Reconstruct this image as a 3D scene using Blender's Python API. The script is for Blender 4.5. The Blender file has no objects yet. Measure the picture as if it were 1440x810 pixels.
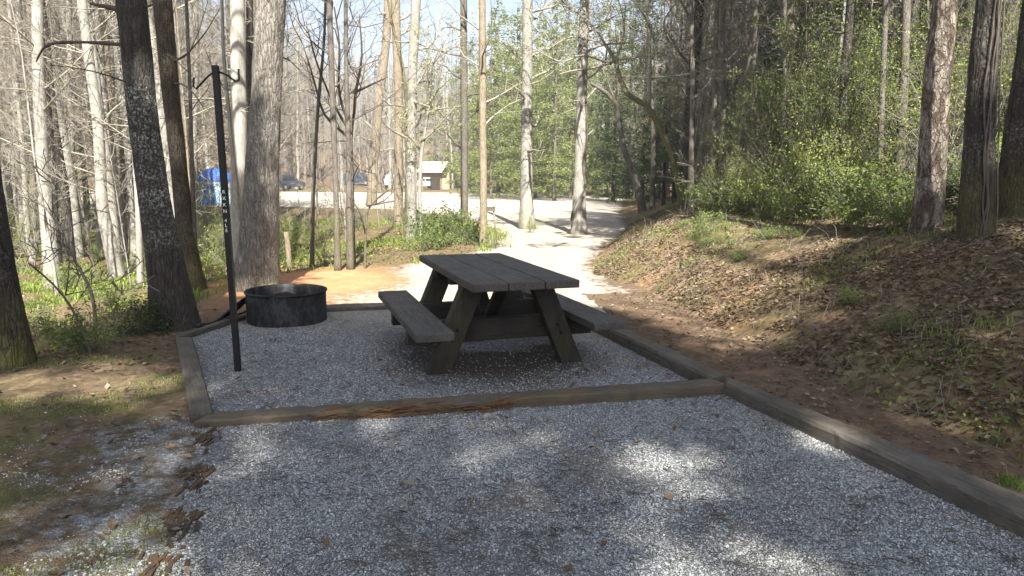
import bpy, math, random
import numpy as np
from mathutils import Vector, Matrix, noise as mnoise

rad = math.radians
SC = bpy.context.scene
COL = SC.collection
rng = random.Random(7)
nr = np.random.default_rng(11)

# ------------------------------------------------------------------ camera
F, PITCH, ROLL, H = 955.0, rad(8.99), rad(0.387), 1.485
cam_d = bpy.data.cameras.new('camera'); cam = bpy.data.objects.new('camera', cam_d); COL.objects.link(cam)
cam_d.sensor_width = 36.0; cam_d.lens = F / 1440 * 36.0; cam_d.clip_start = 0.05; cam_d.clip_end = 2000
cam.matrix_world = Matrix.Translation((0, 0, H)) @ Matrix.Rotation(math.pi/2 - PITCH, 4, 'X') @ Matrix.Rotation(ROLL, 4, 'Z')
SC.camera = cam
CR, SR, CP, SP = math.cos(ROLL), math.sin(ROLL), math.cos(PITCH), math.sin(PITCH)

def ray(px, py):
    a, b = px - 720, py - 405
    a, b = a*CR + b*SR, -a*SR + b*CR
    u = -b/F; r = a/F
    return (r, CP + SP*u, -SP + CP*u)
def at_z(px, py, z=0.0):
    d = ray(px, py); t = (z - H)/d[2]
    return (d[0]*t, d[1]*t, z)
def at_y(px, py, y):
    d = ray(px, py); t = y/d[1]
    return (d[0]*t, y, H + d[2]*t)
def to_px(x, y, z):
    x = np.asarray(x, float); y = np.asarray(y, float); z = np.asarray(z, float) - H
    d = y*CP - z*SP; u = z*CP + y*SP
    a = x/d*F; b = -u/d*F
    return 720 + a*CR - b*SR, 405 + a*SR + b*CR

# ------------------------------------------------------------------ small maths on arrays
def ss(a, b, x):
    t = np.clip((x - a)/(b - a), 0, 1); return t*t*(3 - 2*t)
def inside(P, x, y):
    x = np.asarray(x, float); y = np.asarray(y, float); r = np.zeros(x.shape, bool)
    n = len(P)
    for i in range(n):
        x0, y0 = P[i][:2]; x1, y1 = P[(i+1) % n][:2]
        if y0 == y1: continue
        c = ((y0 > y) != (y1 > y)) & (x < (x1-x0)*(y-y0)/(y1-y0) + x0)
        r ^= c
    return r
def dist(P, x, y, closed=False):
    x = np.asarray(x, float); y = np.asarray(y, float); best = np.full(x.shape, 1e9)
    n = len(P)
    for i in range(n if closed else n-1):
        x0, y0 = P[i][:2]; x1, y1 = P[(i+1) % n][:2]
        dx, dy = x1-x0, y1-y0; L = dx*dx + dy*dy
        t = np.clip(((x-x0)*dx + (y-y0)*dy)/L, 0, 1)
        best = np.minimum(best, np.hypot(x-x0-t*dx, y-y0-t*dy))
    return best
_g = nr.random((64, 64))
def vnoise(x, y, s, ox=0.0):
    x = np.asarray(x, float)*s + ox + 1000; y = np.asarray(y, float)*s + ox*1.7 + 1000
    i = np.floor(x).astype(int); j = np.floor(y).astype(int); fx = x-i; fy = y-j
    fx = fx*fx*(3-2*fx); fy = fy*fy*(3-2*fy)
    g = lambda a, b: _g[a % 64, b % 64]
    return (g(i, j)*(1-fx)+g(i+1, j)*fx)*(1-fy) + (g(i, j+1)*(1-fx)+g(i+1, j+1)*fx)*fy
def fbm(x, y, s, o=4, ox=0.0):
    r = 0; a = .5
    for k in range(o): r = r + a*(vnoise(x, y, s*2**k, ox+k*7.3) - .5); a *= .5
    return r

# ------------------------------------------------------------------ layout polylines (world)
Z = lambda px, py, z=0.0: at_z(px, py, z)[:2]
NEAR = [(-40, 3.0), (-14, 3.2)] + [Z(-60, 530), Z(60, 512), Z(150, 492), Z(240, 452), Z(300, 415), Z(390, 382), Z(470, 378), Z(600, 371), Z(655, 362), Z(700, 350)]
FARB = [Z(700, 350), Z(712, 335), Z(700, 322), Z(650, 304), Z(560, 296), Z(400, 291), Z(250, 291), (-60, 42)]
DITCH = NEAR + FARB[1:]
FOOT = [(7.5, -2), (4.2, 1.6)] + [Z(1440, 650), Z(1240, 572), Z(1090, 500), Z(980, 444), Z(905, 404), Z(835, 385), Z(838, 362), Z(866, 338), Z(884, 318), Z(890, 300), Z(880, 285)] + [(14, 60), (20, 90)]
BANK = FOOT + [(300, 90), (300, -2)]
UP = [Z(262, 478), Z(290, 588), Z(1010, 538), Z(950, 503), Z(868, 462), Z(700, 424), Z(545, 427), Z(455, 430), Z(330, 447)]
FRONT = [Z(285, 598), Z(1018, 541), Z(1100, 590), Z(1440, 735), (3.2, 1.0), (-1.0, 1.0), Z(225, 815)]
ROAD = [Z(545, 424), Z(400, 418), Z(470, 396), Z(560, 380), Z(690, 360), Z(708, 345), Z(700, 322), Z(650, 303), Z(560, 294), Z(400, 290), Z(250, 290), (-60, 41), (-60, 64), Z(400, 272), Z(600, 273), Z(760, 274), Z(870, 279), Z(855, 300), Z(862, 322), Z(820, 345), Z(790, 372), Z(810, 400), Z(850, 440), Z(800, 450)]
PATH = [Z(850, 440), Z(800, 400), Z(790, 372), Z(815, 350)] + FOOT[9:2:-1] + [(3.2, 1.2)] + [Z(1440, 700), Z(1020, 532), Z(870, 462)]

def hz(x, y):
    x = np.asarray(x, float); y = np.asarray(y, float)
    ind = inside(DITCH, x, y)
    dn = dist(NEAR, x, y); df = dist(FARB, x, y)
    z = -1.15*np.where(ind, ss(0, 3.2, dn)*ss(0, 13, df), 0)
    inb = inside(BANK, x, y); d = np.where(inb, dist(FOOT, x, y), 0)
    fade = 1 - .55*ss(14, 40, y)
    z = z + (1.55*(1-np.exp(-d/2.6)) + .035*d)*fade
    rr = np.hypot(x, y); az = np.degrees(np.arctan2(x, y))
    # ground climbing gently beyond the car park, then wooded ridge
    z = z + .012*np.clip(y-60, 0, 60)
    ridge = 17 + 32*ss(-12, -32, az) + 26*ss(8, 28, az) + 6*fbm(az*.1, az*0, 1.0, 2)
    z = z + ridge*ss(95, 210, rr)*(y > 0)
    pad = inside(UP, x, y) | inside(FRONT, x, y) | inside(ROAD, x, y)
    rough = np.where(pad, .25, 1.0)
    z = z + rough*(.10*fbm(x, y, .7, 3) + .05*fbm(x, y, 3.0, 3) + np.where(inb, ss(.3, 1.5, d)*(.16*fbm(x, y, .9, 3, 12) + .09*fbm(x, y, 3.3, 3, 15)), 0))*ss(0.0, .8, np.minimum(dist(UP, x, y, True), dist(FRONT, x, y, True))+pad*0.0)
    z = z + np.where(pad, .012*fbm(x, y, 5., 2), 0)
    # creek bed on the left
    cr = np.abs(y - (9.0 + .35*(x+6) + 1.2*np.sin(x*.4)))
    z = z - .25*ss(1.2, .2, cr)*(x < -4.2)*ind
    return z
def h1(x, y): return float(hz(np.array([x]), np.array([y]))[0])
def ground_at(px, py, lo=1.5, hi=160.0):
    d = ray(px, py); t = lo/d[1]; step = .15
    ts = lo/d[1] + np.cumsum(np.linspace(.05, .6, 420)); X = d[0]*ts; Y = d[1]*ts; ZZ = H + d[2]*ts
    g = hz(X, Y); k = np.nonzero(ZZ < g)[0]
    if len(k) == 0: i = len(ts)-1
    else: i = k[0]
    return float(X[i]), float(Y[i]), float(g[i])

# ------------------------------------------------------------------ mesh builder
class MB:
    def __init__(s): s.v = []; s.q = []; s.t = []; s.n = 0
    def add(s, V, Q=None, T=None):
        V = np.asarray(V, float).reshape(-1, 3)
        if Q is not None and len(Q): s.q.append(np.asarray(Q, int).reshape(-1, 4) + s.n)
        if T is not None and len(T): s.t.append(np.asarray(T, int).reshape(-1, 3) + s.n)
        s.v.append(V); s.n += len(V)
    def mesh(s, name, mat, smooth=True):
        me = bpy.data.meshes.new(name)
        V = np.concatenate(s.v) if s.v else np.zeros((0, 3))
        Q = np.concatenate(s.q) if s.q else np.zeros((0, 4), int)
        T = np.concatenate(s.t) if s.t else np.zeros((0, 3), int)
        me.vertices.add(len(V)); me.vertices.foreach_set('co', V.astype(np.float32).ravel())
        nl = Q.size + T.size; nf = len(Q) + len(T)
        me.loops.add(nl); me.loops.foreach_set('vertex_index', np.concatenate([Q.ravel(), T.ravel()]).astype(np.int32))
        me.polygons.add(nf)
        st = np.concatenate([np.arange(len(Q))*4, Q.size + np.arange(len(T))*3]).astype(np.int32)
        me.polygons.foreach_set('loop_start', st)
        me.update(calc_edges=True)
        me.polygons.foreach_set('use_smooth', np.full(nf, smooth))
        if mat: me.materials.append(mat)
        return me
    def obj(s, name, mat, parent=None, smooth=True):
        o = bpy.data.objects.new(name, s.mesh(name, mat, smooth)); COL.objects.link(o)
        if parent: o.parent = parent
        return o
    def tube(s, P, R, sides=5, cap=True):
        P = np.asarray(P, float); n = len(P)
        T = np.gradient(P, axis=0); T /= (np.linalg.norm(T, axis=1)[:, None] + 1e-9)
        ref = np.array([1., 0, 0]) if abs(T[0][0]) < .8 else np.array([0, 1., 0])
        U = np.cross(T, ref); U /= (np.linalg.norm(U, axis=1)[:, None]+1e-9); W = np.cross(T, U)
        a = np.arange(sides)*2*math.pi/sides
        R = np.asarray(R, float).reshape(n, -1)
        if R.shape[1] == 1: R = np.repeat(R, sides, 1)
        V = P[:, None, :] + (U[:, None, :]*np.cos(a)[None, :, None] + W[:, None, :]*np.sin(a)[None, :, None])*R[:, :, None]
        k = np.arange(sides); k2 = (k+1) % sides
        Q = []
        for i in range(n-1):
            Q.append(np.stack([i*sides+k, i*sides+k2, (i+1)*sides+k2, (i+1)*sides+k], 1))
        T3 = []
        if cap:
            V2 = np.concatenate([V.reshape(-1, 3), P[:1], P[-1:]])
            c0 = n*sides; T3 = np.concatenate([np.stack([k2, k, np.full(sides, c0)], 1), np.stack([(n-1)*sides+k, (n-1)*sides+k2, np.full(sides, c0+1)], 1)])
            s.add(V2, np.concatenate(Q), T3)
        else: s.add(V, np.concatenate(Q))
    def box(s, c, d, M=None, taper=None):
        x, y, z = [k/2 for k in d]
        V = np.array([[-x,-y,-z],[x,-y,-z],[x,y,-z],[-x,y,-z],[-x,-y,z],[x,-y,z],[x,y,z],[-x,y,z]])
        if M is not None: V = V @ np.array(M.to_3x3()).T
        V = V + np.array(c)
        s.add(V, [[3,2,1,0],[4,5,6,7],[0,1,5,4],[1,2,6,5],[2,3,7,6],[3,0,4,7]])
    def quads(s, C, size, aspect=.5, up=None, bend=0.0):
        """many small leaf-like quads at centres C with random orientation"""
        n = len(C); d = nr.normal(size=(n, 3))
        if up is not None: d[:, 2] *= up
        d /= np.linalg.norm(d, axis=1)[:, None]
        e = nr.normal(size=(n, 3)); e -= (e*d).sum(1)[:, None]*d; e /= np.linalg.norm(e, axis=1)[:, None]
        sz = (np.asarray(size)*np.ones(n))*(.6 + .8*nr.random(n))
        d = d*sz[:, None]*.5; e = e*sz[:, None]*.5*aspect
        V = np.stack([C-d, C+e-d*.1, C+d, C-e-d*.1], 1)
        s.add(V, np.arange(n*4).reshape(-1, 4))

def tag(o, label=None, cat=None, group=None, kind=None):
    if label: o['label'] = label
    if cat: o['category'] = cat
    if group: o['group'] = group
    if kind: o['kind'] = kind
    return o
def empty(name, loc=(0, 0, 0), rz=0.0):
    o = bpy.data.objects.new(name, None); COL.objects.link(o); o.location = loc; o.rotation_euler = (0, 0, rz)
    o.empty_display_size = .1
    return o
def copy_tree(o, parent=None):
    c = o.copy(); COL.objects.link(c); c.parent = parent
    for ch in list(o.children): copy_tree(ch, c)
    return c

# ------------------------------------------------------------------ materials
def new_mat(name):
    m = bpy.data.materials.new(name); m.use_nodes = True; nt = m.node_tree; nt.nodes.clear()
    out = nt.nodes.new('ShaderNodeOutputMaterial'); b = nt.nodes.new('ShaderNodeBsdfPrincipled')
    nt.links.new(b.outputs[0], out.inputs[0]); b.inputs['Roughness'].default_value = .85
    b.inputs['Specular IOR Level'].default_value = .25
    return m, nt, b, out
class N:
    def __init__(s, nt): s.nt = nt
    def nd(s, t, **kw):
        n = s.nt.nodes.new(t)
        for k, v in kw.items(): setattr(n, k, v)
        return n
    def l(s, a, b): s.nt.links.new(a, b)
    def coord(s, scale=(1, 1, 1), kind='Object'):
        t = s.nd('ShaderNodeTexCoord'); m = s.nd('ShaderNodeMapping'); m.inputs['Scale'].default_value = scale
        s.l(t.outputs[kind], m.inputs[0]); return m.outputs[0]
    def noise(s, vec, scale, detail=4, rough=.6, dist=0):
        n = s.nd('ShaderNodeTexNoise'); n.inputs['Scale'].default_value = scale; n.inputs['Detail'].default_value = detail
        n.inputs['Roughness'].default_value = rough; n.inputs['Distortion'].default_value = dist; s.l(vec, n.inputs['Vector']); return n.outputs['Fac']
    def vor(s, vec, scale, feature='F1', out='Distance'):
        n = s.nd('ShaderNodeTexVoronoi', feature=feature); n.inputs['Scale'].default_value = scale; s.l(vec, n.inputs['Vector']); return n.outputs[out]
    def ramp(s, fac, stops, interp='LINEAR'):
        n = s.nd('ShaderNodeValToRGB'); r = n.color_ramp; r.interpolation = interp
        while len(r.elements) > 1: r.elements.remove(r.elements[0])
        for i, (p, c) in enumerate(stops):
            e = r.elements[0] if i == 0 else r.elements.new(p)
            e.position = p; e.color = (c[0], c[1], c[2], 1) if hasattr(c, '__len__') else (c, c, c, 1)
        s.l(fac, n.inputs[0]); return n.outputs[0]
    def mix(s, fac, a, b, mode='MIX'):
        n = s.nd('ShaderNodeMix', data_type='RGBA', blend_type=mode)
        for inp, v in ((n.inputs[0], fac), (n.inputs[6], a), (n.inputs[7], b)):
            if hasattr(v, 'node'): s.l(v, inp)
            elif hasattr(v, '__len__'): inp.default_value = (v[0], v[1], v[2], 1)
            else: inp.default_value = v
        return n.outputs[2]
    def math(s, op, a, b=0.0, clamp=False):
        n = s.nd('ShaderNodeMath', operation=op, use_clamp=clamp)
        for inp, v in ((n.inputs[0], a), (n.inputs[1], b)):
            if hasattr(v, 'node'): s.l(v, inp)
            else: inp.default_value = v
        return n.outputs[0]
    def attr(s, name):
        n = s.nd('ShaderNodeAttribute'); n.attribute_name = name; return n.outputs['Fac']
    def bump(s, h, bsdf, strength=.5, dist=.02):
        n = s.nd('ShaderNodeBump'); n.inputs['Strength'].default_value = strength; n.inputs['Distance'].default_value = dist
        s.l(h, n.inputs['Height']); s.l(n.outputs[0], bsdf.inputs['Normal'])
    def island(s):
        return s.nd('ShaderNodeNewGeometry').outputs['Random Per Island']

def bark_mat(name, dark, light, lichen=0.0, moss=0.0, scale=1.0, moss_h=.8, bump=.9, ridge=.3, band=None):
    m, nt, b, _ = new_mat(name); n = N(nt)
    v = n.coord((1, 1, .22)); vi = n.coord((1, 1, 1))
    f = n.noise(v, 26*scale, 5, .65, .4)
    dn = n.nd('ShaderNodeTexNoise'); dn.inputs['Scale'].default_value = 14*scale; dn.inputs['Detail'].default_value = 4; n.l(v, dn.inputs['Vector'])
    dv = n.nd('ShaderNodeMix', data_type='VECTOR'); dv.inputs[0].default_value = .07; n.l(v, dv.inputs[4]); n.l(dn.outputs['Color'], dv.inputs[5])
    e = n.vor(dv.outputs[1], 34*scale, 'DISTANCE_TO_EDGE')
    big = n.noise(vi, 3.0*scale, 4, .6)
    crack = n.ramp(e, [(0, 0), (.14, .75), (.4, 1)])
    c = n.mix(n.ramp(f, [(.3, 0), (.7, 1)]), dark, light)
    c = n.mix(ridge, c, n.mix(1.0, c, crack, 'MULTIPLY'))
    c = n.mix(n.ramp(big, [(.35, 0), (.75, .45)]), c, [k*.55 for k in dark])
    if lichen > 0:
        ln = n.noise(vi, 42*scale, 6, .8, .3); lm = n.ramp(n.noise(vi, 2.6, 4, .6), [(.42, .12), (.62, 1)])
        msk = n.math('MULTIPLY', n.ramp(ln, [(.50, 0), (.60, 1)]), lm)
        if band:
            sp = n.nd('ShaderNodeSeparateXYZ'); n.l(vi, sp.inputs[0]); zz_ = n.math('ADD', n.math('DIVIDE', sp.outputs[2], 4.0), n.math('MULTIPLY', n.math('SUBTRACT', n.noise(vi, 4, 4, .6), .5), .25))
            msk = n.math('MULTIPLY', msk, n.ramp(zz_, [(band[0]/4-.06, .06), (band[0]/4+.04, 1), (band[1]/4-.04, 1), (band[1]/4+.06, .06)]))
        c = n.mix(n.math('MULTIPLY', msk, lichen), c, (.46, .47, .43))
    if moss > 0:
        sep = n.nd('ShaderNodeSeparateXYZ'); n.l(vi, sep.inputs[0])
        mh = n.math('SUBTRACT', 1.0, n.math('DIVIDE', sep.outputs[2], moss_h), True)
        mm = n.math('MULTIPLY', mh, n.ramp(n.noise(vi, 5, 5, .7), [(.35, 0), (.6, 1)]), True)
        c = n.mix(n.math('MULTIPLY', mm, moss), c, (.085, .08, .02))
    n.l(c, b.inputs['Base Color'])
    hgt = n.math('ADD', n.math('MULTIPLY', crack, .6), n.math('MULTIPLY', f, .7))
    n.bump(hgt, b, bump, .02/scale)
    return m
def leaf_mat(name, cols, trans=.35, rough=.6):
    m, nt, b, out = new_mat(name); n = N(nt)
    k = len(cols); r = n.ramp(n.island(), [(i/max(1, k-1), c) for i, c in enumerate(cols)])
    n.l(r, b.inputs['Base Color']); b.inputs['Roughness'].default_value = rough
    t = n.nd('ShaderNodeBsdfTranslucent'); n.l(r, t.inputs[0]); mx = n.nd('ShaderNodeMixShader'); mx.inputs[0].default_value = trans
    n.l(b.outputs[0], mx.inputs[1]); n.l(t.outputs[0], mx.inputs[2]); n.l(mx.outputs[0], out.inputs[0])
    return m
def plain(name, col, rough=.7, metal=0.0, var=.25, scale=8.0, bump=0.0):
    m, nt, b, _ = new_mat(name); n = N(nt)
    f = n.noise(n.coord(), scale, 5, .65)
    n.l(n.mix(n.ramp(f, [(.3, 0), (.7, 1)]), [c*(1-var) for c in col], [min(1, c*(1+var)) for c in col]), b.inputs['Base Color'])
    b.inputs['Roughness'].default_value = rough; b.inputs['Metallic'].default_value = metal
    if bump: n.bump(f, b, bump, .01)
    return m

M = {}
M['bark_dark'] = bark_mat('bark_dark', (.02, .016, .013), (.068, .055, .043), .25, .9)
M['bark_pine'] = bark_mat('bark_lichen', (.024, .02, .017), (.078, .067, .056), .9, .0, 1.0, band=(.95, 2.35))
M['bark_brown'] = bark_mat('bark_brown', (.035, .026, .018), (.10, .076, .048), .2, .9, 1.0, .9)
M['bark_grey'] = bark_mat('bark_rough_grey', (.085, .074, .063), (.29, .26, .222), .5, .5, 1.0, .4, 1.0, .3)
M['bark_pale'] = bark_mat('bark_pale', (.18, .166, .142), (.36, .34, .30), .4, .3, 1.2, 1.0, .5, .2)
M['bark_white'] = bark_mat('bark_smooth_white', (.22, .205, .175), (.40, .385, .34), .3, 0, 1.2, .8, .3, .12)
M['bark_tan'] = bark_mat('bark_tan', (.14, .11, .075), (.29, .24, .17), .3, .5, 1.2, 1.2, .5, .25)
M['bark_slim'] = bark_mat('bark_slim_dark', (.06, .05, .042), (.16, .14, .115), .3, .6, 1.6, 1.4, .5, .2)
M['bark_moss'] = bark_mat('bark_mossy', (.07, .062, .03), (.19, .17, .085), .2, .9, 1.2, 4.0, .5, .2)
def plated_mat():
    m, nt, b, _ = new_mat('bark_plated'); n = N(nt); v = n.coord((1, 1, .45)); vi = n.coord()
    p = n.ramp(n.noise(v, 9, 6, .65, .8), [(.44, 0), (.54, 1)])
    f = n.noise(v, 60, 5, .7, .3); e = n.ramp(n.vor(v, 26, 'DISTANCE_TO_EDGE'), [(0, 0), (.10, 1)])
    pale = n.mix(n.ramp(f, [(.3, 0), (.7, 1)]), (.13, .105, .083), (.34, .295, .24)); pale = n.mix(.45, pale, n.mix(1.0, pale, e, 'MULTIPLY'))
    dk = n.mix(n.ramp(f, [(.3, 0), (.7, 1)]), (.03, .02, .015), (.12, .085, .062))
    n.l(n.mix(p, dk, pale), b.inputs['Base Color'])
    n.bump(n.math('ADD', n.math('MULTIPLY', p, .8), n.math('MULTIPLY', n.math('ADD', e, f), .4)), b, 1.0, .02); return m
M['bark_plated'] = plated_mat()
_unused = bark_mat('bark_plated', (.06, .045, .035), (.40, .345, .28), .6, .3, .55, .5, 1.0, .7)
M['twig_pale'] = plain('twig_pale', (.21, .19, .15), var=.3)
M['twig_grey'] = plain('twig_grey', (.145, .13, .11), var=.3)
M['twig_dark'] = plain('twig_dark', (.085, .07, .055), var=.3)
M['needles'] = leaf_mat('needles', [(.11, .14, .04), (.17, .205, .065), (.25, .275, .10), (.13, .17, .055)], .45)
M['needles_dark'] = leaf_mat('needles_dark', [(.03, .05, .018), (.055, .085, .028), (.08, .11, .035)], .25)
M['canopy'] = leaf_mat('canopy_leaf', [(.04, .07, .02), (.07, .10, .03)], .15)
M['leaf_lime'] = leaf_mat('leaf_lime', [(.16, .22, .035), (.24, .30, .05), (.32, .34, .08), (.19, .26, .05)], .45)
M['leaf_green'] = leaf_mat('leaf_green', [(.07, .12, .025), (.12, .18, .035), (.18, .22, .05), (.09, .12, .04)], .35)
M['leaf_dark'] = leaf_mat('leaf_dark', [(.025, .045, .014), (.05, .08, .02), (.07, .095, .03)], .3)
M['leaf_rust'] = leaf_mat('leaf_rust', [(.16, .07, .03), (.24, .12, .05), (.12, .07, .04)], .3)
M['bud'] = leaf_mat('bud', [(.30, .30, .13), (.38, .38, .20), (.24, .26, .10)], .4)
M['litter'] = leaf_mat('litter', [(.06, .036, .022), (.125, .08, .05), (.20, .145, .095), (.09, .054, .031), (.28, .22, .16), (.07, .048, .033), (.11, .07, .042)], .15, .8)
M['grass'] = leaf_mat('grass_blade', [(.07, .13, .02), (.13, .20, .03), (.20, .26, .05), (.28, .27, .12)], .4)

def gravel_stone_mat():
    m, nt, b, _ = new_mat('gravel_stone'); n = N(nt)
    r = n.ramp(n.island(), [(0, (.10, .108, .112)), (.2, (.18, .196, .203)), (.5, (.27, .29, .30)), (.85, (.35, .37, .38)), (1, (.48, .495, .50))])
    c = n.mix(n.ramp(n.noise(n.coord(), 1.3, 4, .6), [(.35, 0), (.7, .5)]), r, n.mix(1.0, r, (.80, .70, .58), 'MULTIPLY'))
    n.l(c, b.inputs['Base Color']); b.inputs['Roughness'].default_value = .8
    return m
M['stone'] = gravel_stone_mat()

def ground_mat():
    m, nt, b, _ = new_mat('ground_cover_mix'); n = N(nt)
    v = n.coord(); gv, gs, cl, li, rdf, srt = [n.attr(k) for k in ('gravel', 'grass', 'clay', 'litter', 'road', 'dirt')]
    # gravel
    cc = n.vor(v, 72, 'F1', 'Color'); sepc = n.nd('ShaderNodeSeparateColor'); n.l(cc, sepc.inputs[0])
    edge = n.vor(v, 72, 'DISTANCE_TO_EDGE')
    gcol = n.ramp(sepc.outputs[0], [(0, (.13, .138, .14)), (.35, (.22, .232, .238)), (.7, (.31, .325, .333)), (1, (.42, .435, .44))])
    gcol = n.mix(n.ramp(edge, [(0, .85), (.10, 0)]), gcol, (.075, .07, .06))
    big = n.noise(v, 1.6, 5, .65)
    gcol = n.mix(n.ramp(big, [(.42, 0), (.72, .7)]), gcol, (.14, .115, .088))
    pale = n.mix(n.ramp(n.noise(v, 3.5, 6, .7), [(.35, 0), (.7, 1)]), (.56, .50, .415), (.36, .30, .23))
    gcol = n.mix(rdf, gcol, n.mix(.25, pale, gcol))
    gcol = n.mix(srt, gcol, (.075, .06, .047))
    # soil + litter
    sn = n.noise(v, 9, 8, .7); s2 = n.noise(v, 70, 4, .7)
    soil = n.ramp(sn, [(.25, (.055, .037, .025)), (.5, (.105, .072, .048)), (.75, (.17, .122, .085))])
    lv = n.vor(n.coord((1, 1, .6)), 22, 'F1', 'Color'); sp2 = n.nd('ShaderNodeSeparateColor'); n.l(lv, sp2.inputs[0])
    lcol = n.ramp(sp2.outputs[0], [(0, (.045, .03, .02)), (.3, (.10, .068, .042)), (.6, (.16, .115, .075)), (.85, (.23, .175, .125)), (1, (.12, .08, .047))])
    c = n.mix(n.math('MULTIPLY', li, n.ramp(n.noise(v, 5, 5, .7), [(.3, .2), (.6, 1)])), soil, lcol)
    clay = n.ramp(sn, [(.3, (.30, .145, .075)), (.7, (.42, .225, .125))])
    c = n.mix(cl, c, clay)
    gn = n.noise(v, 2.2, 6, .75)
    gm = n.math('MULTIPLY', gs, n.ramp(gn, [(.40, 0), (.56, 1)]))
    gcl = n.ramp(n.noise(v, 30, 5, .7), [(.3, (.05, .06, .014)), (.6, (.11, .115, .028)), (.8, (.18, .17, .06))])
    c = n.mix(gm, c, gcl)
    gt = n.math('ADD', gv, n.math('MULTIPLY', n.math('SUBTRACT', n.noise(v, 7, 6, .75), .5), 1.5))
    c = n.mix(n.ramp(gt, [(.38, 0), (.62, 1)]), c, gcol)
    n.l(c, b.inputs['Base Color']); b.inputs['Roughness'].default_value = .95; b.inputs['Specular IOR Level'].default_value = .1
    hgt = n.math('ADD', n.math('MULTIPLY', n.math('MULTIPLY', n.ramp(edge, [(0, 0), (.25, 1)]), gv), .8), n.math('ADD', n.math('MULTIPLY', s2, .5), n.math('MULTIPLY', sn, 1.2)))
    n.bump(hgt, b, .8, .02)
    return m
M['ground'] = ground_mat()

def wood_mat(name, a, b_, axis='Y', moss=.0, rot=0.0):
    m, nt, b, _ = new_mat(name); n = N(nt)
    sc = {'X': (.06, 1, 1), 'Y': (1, .06, 1), 'Z': (1, 1, .06)}[axis]
    v = n.coord(sc); vi = n.coord()
    f = n.noise(v, 60, 6, .7, .3); g = n.noise(vi, 4, 5, .65)
    c = n.mix(n.ramp(f, [(.3, 0), (.7, 1)]), a, b_)
    c = n.mix(n.ramp(g, [(.4, 0), (.75, .6)]), c, [k*.5 for k in a])
    # drying cracks
    ck = n.noise(v, 28, 2, .5); c = n.mix(n.ramp(ck, [(.485, 0), (.5, .8), (.515, 0)]), c, [k*.3 for k in a])
    if moss: c = n.mix(n.math('MULTIPLY', n.ramp(n.noise(vi, 3, 4, .6), [(.45, 0), (.62, 1)]), moss), c, (.12, .11, .035))
    if rot: c = n.mix(n.math('MULTIPLY', n.ramp(n.noise(vi, 5, 4, .6), [(.45, 0), (.55, 1)]), rot), c, (.20, .10, .04))
    n.l(c, b.inputs['Base Color']); b.inputs['Roughness'].default_value = .75
    n.bump(f, b, .6, .006)
    return m
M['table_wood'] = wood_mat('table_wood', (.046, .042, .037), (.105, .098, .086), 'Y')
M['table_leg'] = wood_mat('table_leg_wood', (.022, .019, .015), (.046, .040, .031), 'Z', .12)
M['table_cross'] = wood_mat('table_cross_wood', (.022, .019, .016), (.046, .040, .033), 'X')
M['timber'] = wood_mat('timber', (.062, .053, .044), (.13, .113, .094), 'X', .12)
M['timber_mossy'] = wood_mat('timber_mossy', (.055, .046, .037), (.118, .10, .08), 'X', .3, .12)
M['rotten'] = wood_mat('rotten_wood', (.022, .017, .013), (.066, .05, .036), 'Y', .05, .2)
M['black_metal'] = plain('black_paint', (.012, .012, .013), .45, 0, .3, 20)
def ring_mat():
    m, nt, b, _ = new_mat('sooty_steel'); n = N(nt); v = n.coord((1, 1, .6))
    f = n.noise(v, 7, 7, .75, .3)
    c = n.ramp(f, [(.3, (.010, .009, .009)), (.48, (.022, .020, .019)), (.60, (.045, .05, .056)), (.68, (.035, .02, .014)), (.8, (.07, .08, .09))])
    n.l(c, b.inputs['Base Color']); b.inputs['Roughness'].default_value = .75; b.inputs['Metallic'].default_value = .15
    n.bump(f, b, .3, .004); return m
M['ring'] = ring_mat()
M['ash'] = plain('ash', (.03, .028, .027), .95, 0, .5, 12, .5)
M['charcoal'] = plain('charcoal', (.02, .018, .017), .9, 0, .5, 20, .5)
M['white_paint'] = plain('white_paint', (.72, .72, .70), .6, 0, .1)

# ------------------------------------------------------------------ world and sun
w = bpy.data.worlds.new('World'); SC.world = w; w.use_nodes = True
nt = w.node_tree; bg = nt.nodes['Background']; sky = nt.nodes.new('ShaderNodeTexSky'); sky.sky_type = 'NISHITA'
EL, AZ = rad(48), rad(172)
sky.sun_disc = False; sky.sun_elevation = EL; sky.sun_rotation = AZ; sky.dust_density = 2.5; sky.air_density = 1.0
_n = N(nt); _c = _n.coord((1, 1, 3.0), 'Generated'); _cl = _n.ramp(_n.noise(_c, 3.2, 7, .6, .4), [(.50, 0), (.74, .6)])
nt.links.new(_n.mix(_cl, _n.mix(.06, sky.outputs[0], (7, 7.4, 8)), (6.0, 7.8, 10.2)), bg.inputs[0]); bg.inputs[1].default_value = .05
SUN = Vector((math.sin(AZ)*math.cos(EL), math.cos(AZ)*math.cos(EL), math.sin(EL)))
ld = bpy.data.lights.new('sun', 'SUN'); ld.energy = 5.0; ld.angle = rad(.53); ld.color = (1, .955, .87)
lo = bpy.data.objects.new('sun', ld); COL.objects.link(lo); lo.rotation_euler = SUN.to_track_quat('Z', 'Y').to_euler(); lo.location = (0, -5, 30)
SC.view_settings.view_transform = 'Standard'; SC.view_settings.look = 'None'; SC.view_settings.gamma = 1
SC.view_settings.exposure = 2.22
SC.render.engine = 'CYCLES'
SC.cycles.max_bounces = 4; SC.cycles.diffuse_bounces = 3; SC.cycles.transmission_bounces = 3; SC.cycles.transparent_max_bounces = 4
SC.cycles.use_denoising = True

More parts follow.
